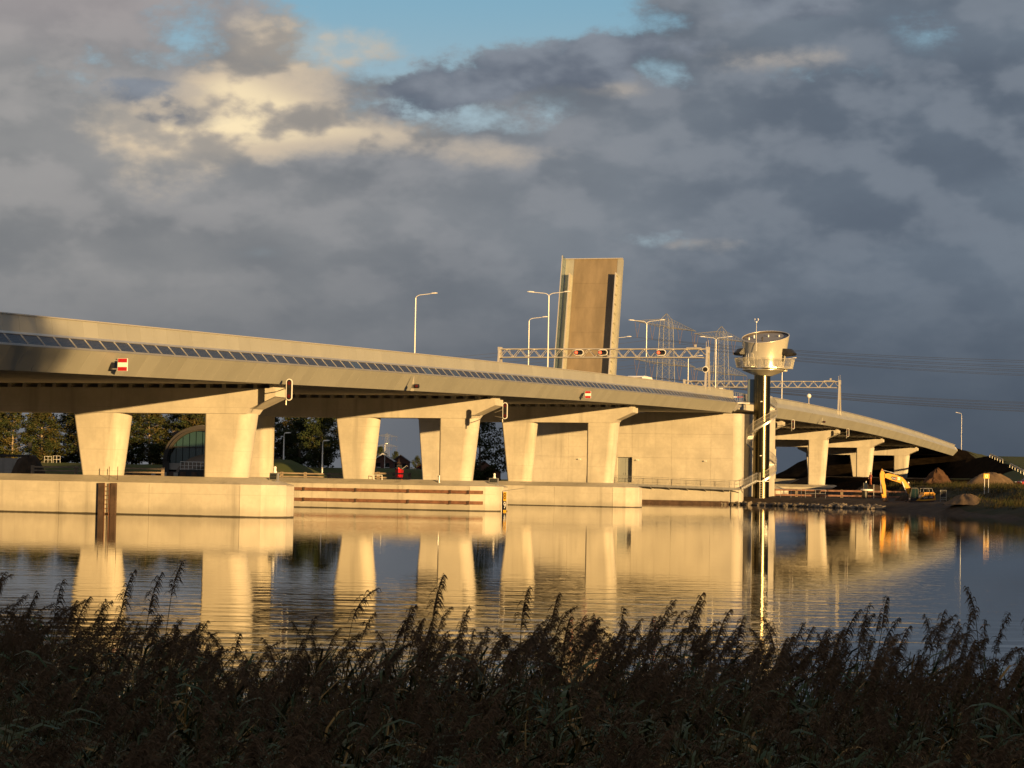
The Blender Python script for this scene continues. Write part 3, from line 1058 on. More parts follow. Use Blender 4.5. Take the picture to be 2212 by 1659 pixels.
def beacon(sc, t, label, wide):
    p = B(sc, t, 2.18)
    root = thing('navigation_beacon', label, 'beacon', tuple(p), group='solar beacons on the pier noses')
    w, h = wide
    g = G()
    g.box(p + Vector((0, 0, .06)), (w * .8, .5, .16), rz=-A)
    g.build('plinth', 'galv', root)
    mx = Matrix.Rotation(-A, 3, 'Z') @ Matrix.Rotation(R(-14), 3, 'X')
    g = G()
    c = p + Vector((0, 0, .16 + h / 2)) - UV_ * .12
    g.box(c, (w, .05, h), mx=mx)
    pan = g.build('solar_frame', 'alu', root)
    nx, ny = (6, 4) if w > h * 1.2 else (4, 4)
    for i in range(nx):
        for j in range(ny):
            g = G()
            q = Vector(((i + .5) / nx * (w - .11) - (w - .11) / 2, -.03, (j + .5) / ny * (h - .11) - (h - .11) / 2))
            g.box(c + mx @ q, ((w - .11) / nx - .012, .012, (h - .11) / ny - .012), mx=mx)
            g.build('solar_cell', 'dark_glass', pan)
    g = G()
    g.box(p + UV_ * .1 + Vector((0, 0, .2 + h * .45)), (w * .85, .3, h * .9), rz=-A)
    g.build('battery_box', 'galv', root)
    g = G()
    g.lathe([(.0, 0), (.13, 0), (.12, .12), (.09, .14), (.085, .30), (.11, .32), (.07, .42), (.0, .44)], 12, tuple(p + UV_ * .1 + Vector((0, 0, .17 + h * .92))))
    g.build('lantern', 'white', root, smooth=True, angle=40)


beacon(1.2, -1.15, 'tall square solar beacon box on the nearest pier nose', (.56, .50))
beacon(47.3, -1.0, 'low wide solar panel beacon on the second pier nose', (.80, .42))


def bollard():
    p = B(46.6, -5.6, 2.28)
    root = thing('bollard', 'small steel bollard standing on the fender-railed pier footing', 'bollard', tuple(p))
    g = G()
    g.lathe([(0, 0), (.14, 0), (.14, .05), (.085, .07), (.085, .5), (.12, .53), (.12, .6), (0, .62)], 12, tuple(p))
    g.build('post', 'galv', root, smooth=True, angle=40)


bollard()


def mesh_rail(root, pts, h=1.05, spacing=1.3, infill=True, mat_='galv', pr=.022, rr=.025):
    """railing along a polyline: posts, rails and thin infill bars"""
    pts = [Vector(p) for p in pts]
    up = Vector((0, 0, h))
    g = G()
    g.tube([p + up for p in pts], rr, 5)
    g.tube([p + Vector((0, 0, .12)) for p in pts], rr * .7, 5)
    g.tube([p + up * .55 for p in pts], rr * .5, 4)
    g.build('rail', mat_, root)
    for a, b in zip(pts[:-1], pts[1:]):
        n = max(1, int(round((b - a).length / spacing)))
        for i in range(n):
            p = a.lerp(b, i / n)
            g = G()
            g.tube([p, p + up], pr, 5)
            g.build('post', mat_, root)
    g = G()
    g.tube([pts[-1], pts[-1] + up], pr, 5)
    g.build('post', mat_, root)
    if infill:
        g = G()
        for a, b in zip(pts[:-1], pts[1:]):
            n = max(2, int((b - a).length / .12))
            for i in range(n):
                p = a.lerp(b, (i + .5) / n)
                g.tube([p + Vector((0, 0, .12)), p + up], .006, 3, cap=False)
        o = g.build('infill', mat_, root)
        o['kind'] = 'stuff'


# ------------------------------------------------------------------ bascule pier
def bascule_pier():
    root = thing('bascule_pier', 'massive windowless beige concrete bascule pier with grey door', 'bridge pier', tuple(B(150, MID, 0)))
    zt = zb(142) - .05

    def block(s0, s1, t1, z0, z1, r, name):
        pts = []
        for k in range(9):
            an = -math.pi / 2 + (math.pi / 2) * k / 8
            pts.append((t1 - r + r * math.cos(an), s0 + r + r * math.sin(an)))
        pts += [(t1, s1), (-26.2, s1), (-26.2, s0)]
        g = G()
        g.prism([B(s, t, z0) for t, s in pts], (0, 0, z1 - z0))
        g.build(name, 'concrete', root, smooth=True, angle=30)

    block(142.62, 144.2, 1.15, -1.5, zt, 1.0, 'front_core')
    block(144.2, 148.4, -1.0, -1.5, zt - .02, .05, 'slot_core')
    block(148.4, 166.0, 1.10, -1.5, zt + .15, .3, 'rear_core')
    cols = [-26.2, -21.0, -14.62, -12.66, -7.6, -2.6, 0.15]
    lifts = [-1.5, 2.55, 5.72, 8.7, zt]
    for i in range(len(cols) - 1):
        for j in range(len(lifts) - 1):
            if i == 2 and j == 1:
                continue
            g = G()
            g.prism([B(s, t, lifts[j] + .006) for t, s in ((cols[i] + .008, 142.0), (cols[i + 1] - .008, 142.0), (cols[i + 1] - .008, 142.62), (cols[i] + .008, 142.62))], (0, 0, lifts[j + 1] - lifts[j] - .012))
            g.build('wall_panel', 'concrete', root)
    # rounded corner that joins the face to the side
    pts = [(0.15, 142.62), (0.15, 142.0)] + [(0.15 + 1.0 * math.sin(k / 8 * math.pi / 2), 143.0 - 1.0 * math.cos(k / 8 * math.pi / 2)) for k in range(1, 9)] + [(1.15, 143.7), (.6, 143.7)]
    g = G()
    g.prism([B(s, t, -1.5) for t, s in pts], (0, 0, zt + 1.5))
    g.build('corner', 'concrete', root, smooth=True, angle=30)
    # door
    for k, t in enumerate((-14.13, -13.15)):
        g = G()
        g.box(B(142.56, t, 4.11), (.955, .06, 3.1), rz=-A)
        d = g.build('door_leaf', 'door_grey', root)
        g = G()
        g.box(B(142.50, t + (.36 if k == 0 else -.36), 3.65), (.05, .06, .2), rz=-A)
        g.build('handle', 'galv', d)
    # small wall lights
    for t in (-11.95, -3.25, -19.5):
        g = G()
        g.box(B(141.88, t, 5.38), (.32, .24, .12), rz=-A)
        g.build('wall_light', 'lamp_white', root)
    # caged ladder in the slot
    g = G()
    for s in (145.6, 146.1):
        g.tube([B(s, -.85, 1.0), B(s, -.85, zt + .4)], .03, 5)
    z = 1.2
    while z < zt:
        g.tube([B(145.6, -.85, z), B(146.1, -.85, z)], .02, 4)
        z += .3
    g.build('ladder', 'galv', root)
    # low dark sill at the water line
    g = G()
    g.box(B(141.7, -9, .12), (17.5, .6, .62), rz=-A)
    g.build('sill', 'rust_dark', root)
    # roadway over the pier and the lowered near leaf
    g = G()
    ring_loft(g, [(-.3, .6), (-17.8, .6), (-17.8, 1.45), (-.3, 1.45)], 141.05, 168.9)
    g.build('deck_slab', 'concrete', root)
    g = G()
    ring_loft(g, [(-.6, 1.46), (-17.6, 1.46), (-17.6, 1.5), (-.6, 1.5)], 141.05, 168.9)
    g.build('road_surface', 'asphalt', root)
    g = G()
    ring_loft(g, [(-18.6, .6), (-27.2, .6), (-27.2, 1.45), (-18.6, 1.45)], 141.05, 156.5)
    g.build('deck_slab', 'concrete', root)
    # parapet panels beside the gap and bearing brackets under them
    for a, b in ((149.0, 152.2), (152.3, 156.0), (156.1, 160.9)):
        panel(root, 'upper_panel', a, b, (.05, 1.45), (-.05, 2.65), 'fascia_b')
    g = G()
    for s in (141.4, 142.9, 144.3):
        g.bar(BD(s, -.2, .3), BD(s, .7, .95), .10, .16)
        g.bar(BD(s, -.2, 1.0), BD(s, .75, 1.05), .10, .12)
    g.build('bracket', 'galv', root)
    mesh_rail(root, [BD(141.3, .3, 1.5), BD(148.8, .3, 1.5)], 1.1, 1.2, infill=False)


bascule_pier()


def walkway():
    root = thing('walkway', 'grey steel walkway with railing along the foot of the bascule wall', 'walkway', tuple(B(141.2, -8, 2.1)))
    zd = lambda t: 2.42 - .022 * (t + 17)
    a, b = -17.0, 1.35
    n = 10
    for i in range(n):
        t0, t1 = a + (b - a) * i / n, a + (b - a) * (i + 1) / n
        g = G()
        g.hexa([B(140.75, t0 + .01, zd(t0) - .10), B(140.75, t1 - .01, zd(t1) - .10), B(141.9, t1 - .01, zd(t1) - .10), B(141.9, t0 + .01, zd(t0) - .10),
                B(140.75, t0 + .01, zd(t0)), B(140.75, t1 - .01, zd(t1)), B(141.9, t1 - .01, zd(t1)), B(141.9, t0 + .01, zd(t0))])
        g.build('deck_grating', 'galv', root)
    g = G()
    g.bar(B(140.72, a, zd(a) - .07), B(140.72, b, zd(b) - .07), .05, .28)
    g.build('edge_beam', 'galv', root)
    for i in range(6):
        t = -10.0 + i * 2.3
        g = G()
        g.bar(B(141.97, t, zd(t) - .45), B(140.8, t, zd(t) - .14), .08, .12)
        g.build('bracket', 'galv', root)
    mesh_rail(root, [B(140.74, a, zd(a)), B(140.74, b, zd(b))], 1.0, 1.85)
    # short stair up to the tower platform
    p, q = B(141.6, 1.5, zd(b)), Vector((30.95, 278.55, 3.05))
    for i in range(8):
        f = (i + .5) / 8
        c = p.lerp(q, f)
        g = G()
        g.box(c, (.34, .9, .04), rz=-A)
        g.build('step', 'galv', root)
    for o in (-.45, .45):
        g = G()
        g.bar(p + UV_ * o, q + UV_ * o, .04, .2)
        g.build('stringer', 'galv', root)
    mesh_rail(root, [p - UV_ * .45, q - UV_ * .45], 1.0, .8)
    mesh_rail(root, [p + UV_ * .45, q + UV_ * .45], 1.0, .8, infill=False)
    g = G()
    g.tube([B(141.0, 1.2, .3), B(141.0, 1.2, zd(1.2))], .04, 6)
    g.build('support_post', 'galv', root)


walkway()


# ------------------------------------------------------------------ raised leaf
def bascule_leaf():
    hinge = B(157.6, -27.3, 12.6)
    root = thing('bascule_leaf', 'raised brown bridge leaf standing almost upright above the viaduct', 'bridge leaf', tuple(hinge), world=False)
    be = R(11.5)
    X = TV_
    Yv = UV_ * math.sin(be) + Vector((0, 0, math.cos(be)))
    Z = X.cross(Yv)
    M3 = Matrix((X, Yv, Z)).transposed()
    root.matrix_world = Matrix.Translation(hinge) @ M3.to_4x4()
    W, L = 8.05, 20.6
    g = G()
    g.box((W / 2, L / 2, -.35), (W - .1, L, .7))
    g.build('deck_box', 'leaf_steel', root)
    for i, x in enumerate((1.2, W - 1.2)):
        g = G()
        g.prism([(x - .25, .3, -.7), (x - .25, .3, -2.0), (x - .25, L * .5, -1.6), (x - .25, L - .3, -.75), (x - .25, L - .3, -.7)], (.5, 0, 0))
        g.build('girder', 'leaf_steel', root)
    # rough brown road plates
    n = 6
    for i in range(n):
        y0, y1 = L * i / n, L * (i + 1) / n
        g = G()
        g.box((W / 2 + .25, (y0 + y1) / 2, .02), (W - 2.0, y1 - y0 - .012, .05))
        g.build('road_plate', 'leaf_deck', root)
    for x0, x1 in ((0.05, 1.22), (W - .72, W - .05)):
        g = G()
        g.box(((x0 + x1) / 2, L / 2, .02), (x1 - x0, L, .04))
        g.build('edge_plate', 'leaf_steel', root)
    # guard rails, standing proud of the road
    for x in (0.95, W - .62):
        g = G()
        g.box((x, (L - 2.2) / 2, .72), (.10, L - 2.2, .36))
        g.box((x - .02, (L - 2.2) / 2, 1.0), (.14, L - 2.2, .08))
        gr = g.build('guard_rail', 'coping', root)
        y = .8
        while y < L - 2.4:
            g = G()
            g.box((x + (.1 if x > 3 else -.1), y, .42), (.10, .12, .84))
            g.build('rail_post', 'leaf_steel', gr)
            y += 1.33
        g = G()
        g.box((x, (L - 2.2) / 2, .28), (.06, L - 2.2, .52))
        g.build('kick_plate', 'leaf_steel', root)
    # wind screen along the outer edge
    y = .3
    while y < L - .7:
        g = G()
        g.box((0.0, y + .72, .95), (.05, 1.42, 1.9))
        g.build('screen_panel', 'leaf_screen', root)
        y += 1.46
    g = G()
    g.box((0.04, L / 2, 1.93), (.12, L, .07))
    g.build('screen_rail', 'coping', root)
    g = G()
    g.box((W / 2, L + .04, .0), (W, .1, .5))
    g.build('tip_plate', 'coping', root)
    return root


bascule_leaf()


# ------------------------------------------------------------------ control tower
def tower():
    cx, cy, z0 = 31.55, 280.0, 0.55
    C = Vector((cx, cy, 0))
    root = thing('control_tower', 'round steel bridge control tower with cup-shaped cabin', 'tower', (cx, cy, z0))
    r = 1.03
    g = G()
    g.lathe([(r, z0), (r, 6.0), (r, 11.0), (r, 16.7)], 48, (cx, cy, 0))
    g.build('shaft', 'tower_steel', root, smooth=True)
    for z in (5.9, 11.2):
        g = G()
        g.lathe([(r, z), (r + .006, z), (r + .006, z + .03), (r, z + .03)], 48, (cx, cy, 0))
        g.build('shaft_seam', 'tower_steel', root)
    for z in (6.2, 13.0):
        g = G()
        g.box((cx - .18, cy - r - .06, z), (.26, .14, .1))
        g.build('shaft_light', 'lamp_white', root)
    # cabin underside
    g = G()
    g.lathe([(r - .02, 16.25), (r + .05, 16.3), (2.75, 16.95), (2.75, 17.0), (.5, 17.02)], 48, (cx + .2, cy, 0))
    g.build('cabin_underside', 'cab_steel', root, smooth=True, angle=30)
    # cabin shell: an oval cup with a slanting rim
    n = 56

    def ring(z, rx, ry, ox, slope=0.0, lift=0.0, flare=0.0):
        out = []
        for j in range(n):
            a = 2 * math.pi * j / n
            ca, sa = math.cos(a), math.sin(a)
            k = 1 + flare * (max(0, ca) ** 2)
            x, y = ox + rx * ca * k, ry * sa
            zz = z + slope * (0.72 * sa * 1.0 + 0.28 * ca) + lift
            out.append(Vector((cx + x, cy + y, zz)))
        return out

    rings = [ring(17.0, 2.66, 2.5, .15), ring(17.6, 2.60, 2.45, .15), ring(18.9, 2.68, 2.6, .15, .05, 0, .05), ring(20.0, 2.78, 2.8, .17, .45, .30, .085), ring(20.75, 2.86, 2.95, .18, 1.22, .45, .115)]
    toward = lambda p: (Vector((cx + .2, cy, p.z)) - p).normalized()
    inner = [[p + toward(p) * .10 - Vector((0, 0, .02)) for p in rings[-1]], [p + toward(p) * .12 - Vector((0, 0, .24)) for p in rings[-1]]]
    g = G()
    g.loft(rings, cap=False)
    g.build('cabin_shell', 'cab_steel', root, smooth=True, angle=45)
    g = G()
    g.loft(inner, cap=False)
    g.build('parapet_lining', 'roof_dark', root, smooth=True)
    g = G()
    top = [p + toward(p) * .05 for p in rings[-1]]
    g.tube(top + [top[0]], .06, 6)
    g.build('rim', 'coping', root, smooth=True)
    g = G()
    g.add(inner[1], [tuple(range(n))])
    g.build('roof', 'roof_grey', root)
    # things on the roof belong to the cabin
    for x, y, h, m in ((-1.9, .3, .35, 'lamp_white'), (-1.2, .9, .42, 'lamp_white'), (-.35, -.9, .55, 'black'), (.6, .8, .3, 'lamp_white'), (1.9, .4, .25, 'lamp_white')):
        g = G()
        zz = 20.75 + .45 + 1.22 * (.72 * y / 2.9 + .28 * x / 2.9) - .26
        g.lathe([(0, 0), (.10, 0), (.07, .1), (.12, h * .7), (.05, h), (0, h)], 10, (cx + .2 + x, cy + y, zz))
        g.build('roof_vent', m, root, smooth=True, angle=50)
    g = G()
    ap = Vector((cx - 1.12, cy - 2.75, 19.2))
    g.tube([ap, ap + Vector((0, 0, 3.8))], [.035, .02], 6)
    g.lathe([(0, 0), (.09, 0), (.09, .14), (0, .16)], 8, tuple(ap + Vector((0, 0, 3.6))))
    for dx in (-.2, .2):
        g.tube([ap + Vector((0, 0, 3.65)), ap + Vector((dx, 0, 3.8)), ap + Vector((dx, 0, 4.1))], .012, 4)
    g.build('antenna', 'lamp_white', root)
    # dark window band and black sun visors over it, open towards the river front
    for a0, a1, nm in ((-38, 200, 'back'), ):
        g = G()
        k = 30
        lo, hi = [], []
        for i in range(k + 1):
            a = R(a0 + (a1 - a0) * i / k)
            lo.append(Vector((cx + .15 + 2.66 * math.cos(a), cy + 2.62 * math.sin(a), 18.05)))
            hi.append(Vector((cx + .15 + 2.76 * math.cos(a), cy + 2.72 * math.sin(a), 19.05)))
        g.add(lo + hi, [(i, i + 1, k + 1 + i + 1, k + 1 + i) for i in range(k)])
        g.build('window_band', 'dark_glass', root, smooth=True)
    for a0, a1, ro in ((-40, 62, 4.15), (120, 203, 3.85)):
        g = G()
        k = 14
        rr = []
        for i in range(k + 1):
            a = R(a0 + (a1 - a0) * i / k)
            ed = min(1, (min(i, k - i) + .8) / 2.0)
            o = 2.9 + (ro - 2.9) * (0.35 + .65 * ed)
            ca, sa = math.cos(a), math.sin(a)
            P = lambda q, z: Vector((cx + .15 + q * ca, cy + q * sa, z))
            rr.append([P(2.6, 18.92), P(o - .12, 18.90), P(o, 19.10), P(o - .55, 19.66), P(2.6, 19.70)])
        g.loft(rr)
        g.build('sun_visor', 'black', root)
    # balconies with mesh balustrades leaning outwards
    for a0, a1, ro, zf in ((172, 243, 3.45, 17.32), (258, 350, 3.75, 17.22)):
        k = 12
        rr, out = [], []
        for i in range(k + 1):
            a = R(a0 + (a1 - a0) * i / k)
            o = ro if 0 < i < k else ro - .25
            ca, sa = math.cos(a), math.sin(a)
            P = lambda q, z: Vector((cx + .15 + q * ca, cy + q * sa, z))
            rr.append([P(2.3, zf - .12), P(o, zf - .08), P(o, zf), P(2.3, zf)])
            out.append((P(o - .03, zf), P(o + .22, zf + 1.12)))
        g = G()
        g.loft(rr)
        g.build('balcony_floor', 'cab_steel', root)
        g = G()
        g.tube([q for p, q in out], .03, 5)
        g.tube([p.lerp(q, .1) for p, q in out], .02, 5)
        g.build('balcony_rail', 'coping', root)
        for i in range(0, k + 1, 3):
            g = G()
            g.tube(list(out[i]), .028, 5)
            g.build('balcony_post', 'coping', root)
        g = G()
        for (p, q), (p2, q2) in zip(out[:-1], out[1:]):
            for j in range(7):
                f = j / 7
                g.tube([p.lerp(p2, f), q.lerp(q2, f)], .014, 3, cap=False)
        for e in (0, -1):
            pe, qe = out[e]
            ci = Vector((cx + .15, cy, 0))
            for j in range(6):
                f = j / 6
                s1 = pe.lerp(Vector((cx + .15 + (pe.x - cx - .15) * .72, cy + (pe.y - cy) * .72, pe.z)), f)
                g.tube([s1, s1 + Vector((0, 0, 1.1))], .0075, 3, cap=False)
        o = g.build('balcony_mesh', 'mesh_panel', root)
        o['kind'] = 'stuff'
    # things on the balcony
    g = G()
    lp = Vector((cx - 2.15, cy - 2.35, 17.32))
    for dx in (-.22, .22):
        for dy in (-.2, .2):
            g.tube([lp + Vector((dx * 1.2, dy, 0)), lp + Vector((dx * .5, dy * .3, 1.6))], .02, 4)
    for z in (.4, .8, 1.2):
        g.tube([lp + Vector((-.24 + z * .08, -.2 + z * .08, z)), lp + Vector((.24 - z * .08, -.2 + z * .08, z))], .018, 4)
    g.build('step_ladder', 'galv', root)
    # outrigger box under the cabin
    g = G()
    g.box((cx + 2.7, cy - .4, 17.0), (.7, .8, .32))
    g.build('outrigger', 'cab_steel', root)
    # spiral stair
    zst, per = 3.05, 7.0
    th0, th1 = 270, 270 + 560
    nst = 64
    ri, ro = r + .03, 1.92
    pin, pout = [], []
    for i in range(nst):
        th = th0 + (th1 - th0) * (i + .5) / nst
        z = zst + per * (th - 270) / 360
        d = (th1 - th0) / nst * .47
        g = G()
        P = lambda q, a, zz: Vector((cx + q * math.cos(R(a)), cy + q * math.sin(R(a)), zz))
        g.hexa([P(ri, th - d, z - .04), P(ro, th - d, z - .04), P(ro, th + d, z - .04), P(ri, th + d, z - .04), P(ri, th - d, z), P(ro, th - d, z), P(ro, th + d, z), P(ri, th + d, z)])
        g.build('stair_tread', 'galv', root)
    hel = lambda q, th, dz: Vector((cx + q * math.cos(R(th)), cy + q * math.sin(R(th)), zst + per * (th - 270) / 360 + dz))
    ths = [th0 + (th1 - th0) * i / 90 for i in range(91)]
    rr = []
    for th in ths:
        rr.append([hel(ro, th, -.2), hel(ro + .03, th, -.2), hel(ro + .03, th, .08), hel(ro, th, .08)])
    g = G()
    g.loft(rr)
    g.build('stair_stringer', 'galv', root)
    g = G()
    g.tube([hel(ro + .02, th, 1.05) for th in ths], .03, 5)
    g.tube([hel(ro + .02, th, .55) for th in ths], .014, 4)
    g.build('stair_handrail', 'coping', root)
    g = G()
    for i in range(0, 360):
        th = th0 + (th1 - th0) * i / 360
        g.tube([hel(ro + .02, th, .05), hel(ro + .02, th, 1.05)], .008, 3, cap=False)
    o = g.build('stair_infill', 'galv', root)
    o['kind'] = 'stuff'
    # landing and vertical ladder at the front
    g = G()
    g.box((cx + .05, cy - 1.5, 3.0), (1.5, .95, .1))
    g.build('landing', 'galv', root)
    g = G()
    for dx in (-.24, .34):
        g.tube([(cx + dx - .1, cy - 1.95, .6), (cx + dx - .1, cy - 1.95, 4.1)], .04, 6)
    z = .9
    while z < 3.0:
        g.tube([(cx - .34, cy - 1.95, z), (cx + .24, cy - 1.95, z)], .022, 5)
        z += .3
    g.build('ladder', 'coping', root)
    # glass lift door box reaching the road deck
    g = G()
    g.box((cx - 1.25, cy + .9, 14.35), (.95, 1.0, 2.9))
    gl = g.build('entry_glass', 'leaf_screen', root)
    g = G()
    for x in (-1.75, -.76):
        g.box((cx + x, cy + .38, 14.35), (.06, .06, 2.95))
    g.box((cx - 1.25, cy + .38, 15.8), (1.05, .06, .06))
    g.box((cx - 1.25, cy + .38, 12.95), (1.05, .06, .06))
    g.build('entry_frame', 'black', root)
    g = G()
    g.box((cx - 1.6, cy + 1.0, 12.82), (3.4, 1.3, .14))
    g.build('footbridge', 'galv', root)
    mesh_rail(root, [Vector((cx - 3.6, cy + .4, 12.9)), Vector((cx - 1.8, cy + .4, 12.9))], 1.05, .9, infill=False)


tower()


# ------------------------------------------------------------------ gantries with signals
def gantry(s, label, top, feet):
    root = thing('signal_gantry', label, 'gantry', tuple(B(s, MID, zb(s) + 1.5)))
    ta, tb = .25, -25.3
    zt, zl = top, top - 1.0
    for sy in (-.35, .35):
        for z in (zt, zl):
            g = G()
            g.tube([B(s + sy, tb, z), B(s + sy, ta, z)], .075, 8)
            g.build('chord', 'coping', root)
        n = 15
        for i in range(n):
            t0 = tb + (ta - tb) * i / n
            t1 = tb + (ta - tb) * (i + 1) / n
            g = G()
            g.tube([B(s + sy, t0, zl), B(s + sy, (t0 + t1) / 2, zt), B(s + sy, t1, zl)], .045, 5)
            g.build('lattice_bar', 'coping', root)
    for t in (ta, tb):
        g = G()
        for sg in (-1, 1):
            a = B(s + sg * .28, t, zt + .15)
            f = B(s + sg * 1.35, t, feet if t == ta else zb(s) + 1.5)
            mid_ = a.lerp(f, .12)
            g.bar(a, f, .22, .22)
        g.box(B(s, t, zt - .1), (.34, .85, .7), rz=-A)
        g.build('leg_frame', 'coping', root)
        for sg in (-1, 1):
            g = G()
            g.box(B(s + sg * 1.35, t, (feet if t == ta else zb(s) + 1.5) + .04), (.45, .45, .1), rz=-A)
            g.build('base_plate', 'galv', root)
    # mast with lamp and camera on top
    g = G()
    p = B(s, ta - .2, zt)
    g.tube([p, p + Vector((0, 0, .9))], .03, 5)
    g.tube([p + TV_ * .25, p + TV_ * .25 + Vector((0, 0, 1.1))], .025, 5)
    g.build('mast', 'coping', root)
    g = G()
    q = B(s - .4, ta - 1.6, zt + .12)
    g.bar(q - TV_ * .9, q + TV_ * .9, .1, .1)
    g.box(q + TV_ * .2 + Vector((0, 0, .25)), (.25, .2, .3), rz=-A)
    g.build('sensor_arm', 'coping', root)
    return root


gantry(126.0, 'white lattice signal gantry before the raised leaf carrying three red lights', 18.35, zb(126) + 1.62)
gantry(228.0, 'white lattice gantry beyond the control tower, without any lights', 19.35, zb(228) + 1.95)


def road_signal(s, t, z, label):
    p = B(s, t, z)
    root = thing('road_signal', label, 'traffic light', tuple(p), group='red lights on the gantry')
    w, h = .60, .36

    def pill(k, dy):
        pts = []
        for i in range(24):
            a = 2 * math.pi * i / 24
            x = (w - h) * (1 if math.cos(a) >= 0 else -1) + h * k * math.cos(a)
            pts.append(p + TV_ * x + Vector((0, 0, h * k * math.sin(a))) + UV_ * dy)
        return pts

    g = G()
    g.prism(pill(1.0, -.02), UV_ * .05)
    g.build('backboard', 'white', root)
    g = G()
    g.prism(pill(.80, -.07), UV_ * .06)
    g.build('face', 'black', root)
    for k, x in enumerate((-.28, .28)):
        g = G()
        vs = [p + TV_ * (x + .17 * math.cos(2 * math.pi * i / 20)) + Vector((0, 0, .17 * math.sin(2 * math.pi * i / 20))) - UV_ * .09 for i in range(20)]
        g.prism(vs, UV_ * .03)
        g.build('lens', 'red_lamp' if k == 0 else 'dark_lens', root)
        g = G()
        g.lathe([(.20, 0), (.20, .22), (.185, .22), (.185, 0)], 14, (0, 0, 0), 0, R(20), R(160))
        vs = []
        for v in g.v:
            vs.append(p + TV_ * (x + v[0]) + Vector((0, 0, v[1])) - UV_ * (.08 + v[2]))
        g.v = vs
        g.build('hood', 'black', root)


road_signal(125.45, -15.3, 17.92, 'red light on the gantry nearest the left guard rail of the raised leaf')
road_signal(125.45, -12.35, 17.92, 'middle of the three red lights on the gantry, before the brown leaf')
road_signal(125.45, -5.25, 17.92, 'red light on the gantry standing alone clear of the raised leaf')


def round_signal():
    p = B(124.55, .30, 15.9)
    root = thing('round_signal', 'small round dark signal disc on the near gantry leg', 'traffic light', tuple(p))
    g = G()
    g.prism([p + TV_ * (.36 * math.cos(2 * math.pi * i / 24)) + Vector((0, 0, .36 * math.sin(2 * math.pi * i / 24))) for i in range(24)], UV_ * .05)
    g.build('backboard', 'white', root)
    g = G()
    g.prism([p + TV_ * (.28 * math.cos(2 * math.pi * i / 24)) + Vector((0, 0, .28 * math.sin(2 * math.pi * i / 24))) - UV_ * .05 for i in range(24)], UV_ * .06)
    g.build('face', 'black', root)
    g = G()
    g.prism([p + TV_ * (.13 * math.cos(2 * math.pi * i / 18)) + Vector((0, 0, .05 + .13 * math.sin(2 * math.pi * i / 18))) - UV_ * .07 for i in range(18)], UV_ * .03)
    g.build('lens', 'dark_lens', root)
    g = G()
    g.bar(p + UV_ * .04, p + UV_ * .9 + TV_ * -.02, .06, .06)
    g.build('bracket', 'coping', root)


round_signal()


# ------------------------------------------------------------------ street lamps
def make_lamp(label, double, h, name='street_lamp', group='street lamps on the bridge', arm=1.75):
    root = thing(name, label, 'street lamp', (0, 0, 0), group, world=False)
    g = G()
    g.tube([(0, 0, 0), (0, 0, 1.2), (0, 0, 1.25), (0, 0, h - .5)], [.11, .11, .085, .06], 10)
    g.build('pole', 'lamp_white', root, smooth=True, angle=40)
    for sg in ((-1, 1) if double else (1,)):
        g = G()
        pts = [(0, 0, h - .55)] + [(sg * (arm * .42) * (1 - math.cos(k / 6 * math.pi / 2)), 0, h - .55 + .42 * math.sin(k / 6 * math.pi / 2)) for k in range(1, 7)] + [(sg * arm, 0, h - .03)]
        g.tube(pts, .04, 7)
        g.build('arm', 'lamp_white', root, smooth=True, angle=40)
        g = G()
        x0, x1 = sg * (arm - .05), sg * (arm + .75)
        z = h - .02
        rr = []
        for k, (f, w, t0, t1) in enumerate(((0, .07, -.05, .05), (.25, .14, -.07, .08), (.7, .16, -.08, .08), (1, .08, -.05, .03))):
            x = x0 + (x1 - x0) * f
            zz = z + .06 * f
            rr.append([(x, -w, zz + t0 * .6), (x, w, zz + t0 * .6), (x, w * .8, zz + t1), (x, -w * .8, zz + t1)])
        g.loft(rr)
        g.build('lamp_head', 'lamp_white', root)
    return root


def place(o, p, rz, label=None, group=None):
    o.location = p
    o.rotation_euler = (0, 0, rz)
    if label:
        o['label'] = label
    if group:
        o['group'] = group


dl = make_lamp('', True, 11.2)
spots = [(106.7, 'two-armed street lamp standing before the raised leaf'), (159.4, 'two-armed street lamp between the raised leaf and the first pylon'),
         (197.3, 'two-armed street lamp in front of the second pylon'), (253.6, 'two-armed street lamp whose heads hide behind the tower cabin')]
for i, (s, lb) in enumerate(spots):
    o = dl if i == 0 else copy_tree(dl)
    place(o, B(s, -15.25 if s == 159.4 else MID, zb(s) + 1.5), -A, lb)
sl = make_lamp('', False, 10.6)
spots = [(99.2, 'lone single-armed street lamp over the middle of the viaduct'), (142.7, 'single-armed street lamp close to the two-armed one before the leaf'),
         (187.0, 'single-armed street lamp mostly hidden behind the raised leaf'), (236.9, 'single-armed street lamp seen under the gantry beside its near leg')]
for i, (s, lb) in enumerate(spots):
    o = sl if i == 0 else copy_tree(sl)
    place(o, B(s, -26.7, zb(s) + 1.5), -A, lb)
o = copy_tree(sl)
o.scale = (.6, .6, 1.0)
place(o, Vector((113.5, 560.0, 10.9)), math.pi - A, 'distant single-armed street lamp on the dark embankment', 'street lamps on the bridge')
for k, (x, y, z, h, lb) in enumerate(((-28.9, 283.0, 4.6, 4.4, 'taller park lamp on the grassy mound, seen between pier columns'), (-23.7, 280.0, 3.0, 4.2, 'shorter park lamp at the slope foot, seen between pier columns'))):
    o = make_lamp(lb, False, h, 'park_lamp', 'park lamps on the mound', arm=.12)
    place(o, Vector((x, y, gz(x, y) - .1)), 0.0)
o = make_lamp('small far street lamp above the white-edged gable roof', False, 5.0, 'far_lamp', None, arm=.1)
o.scale = (.6, .6, 1.0)
place(o, Vector((-23.5, 415.0, gz(-23.5, 415) - .1)), 0.0)


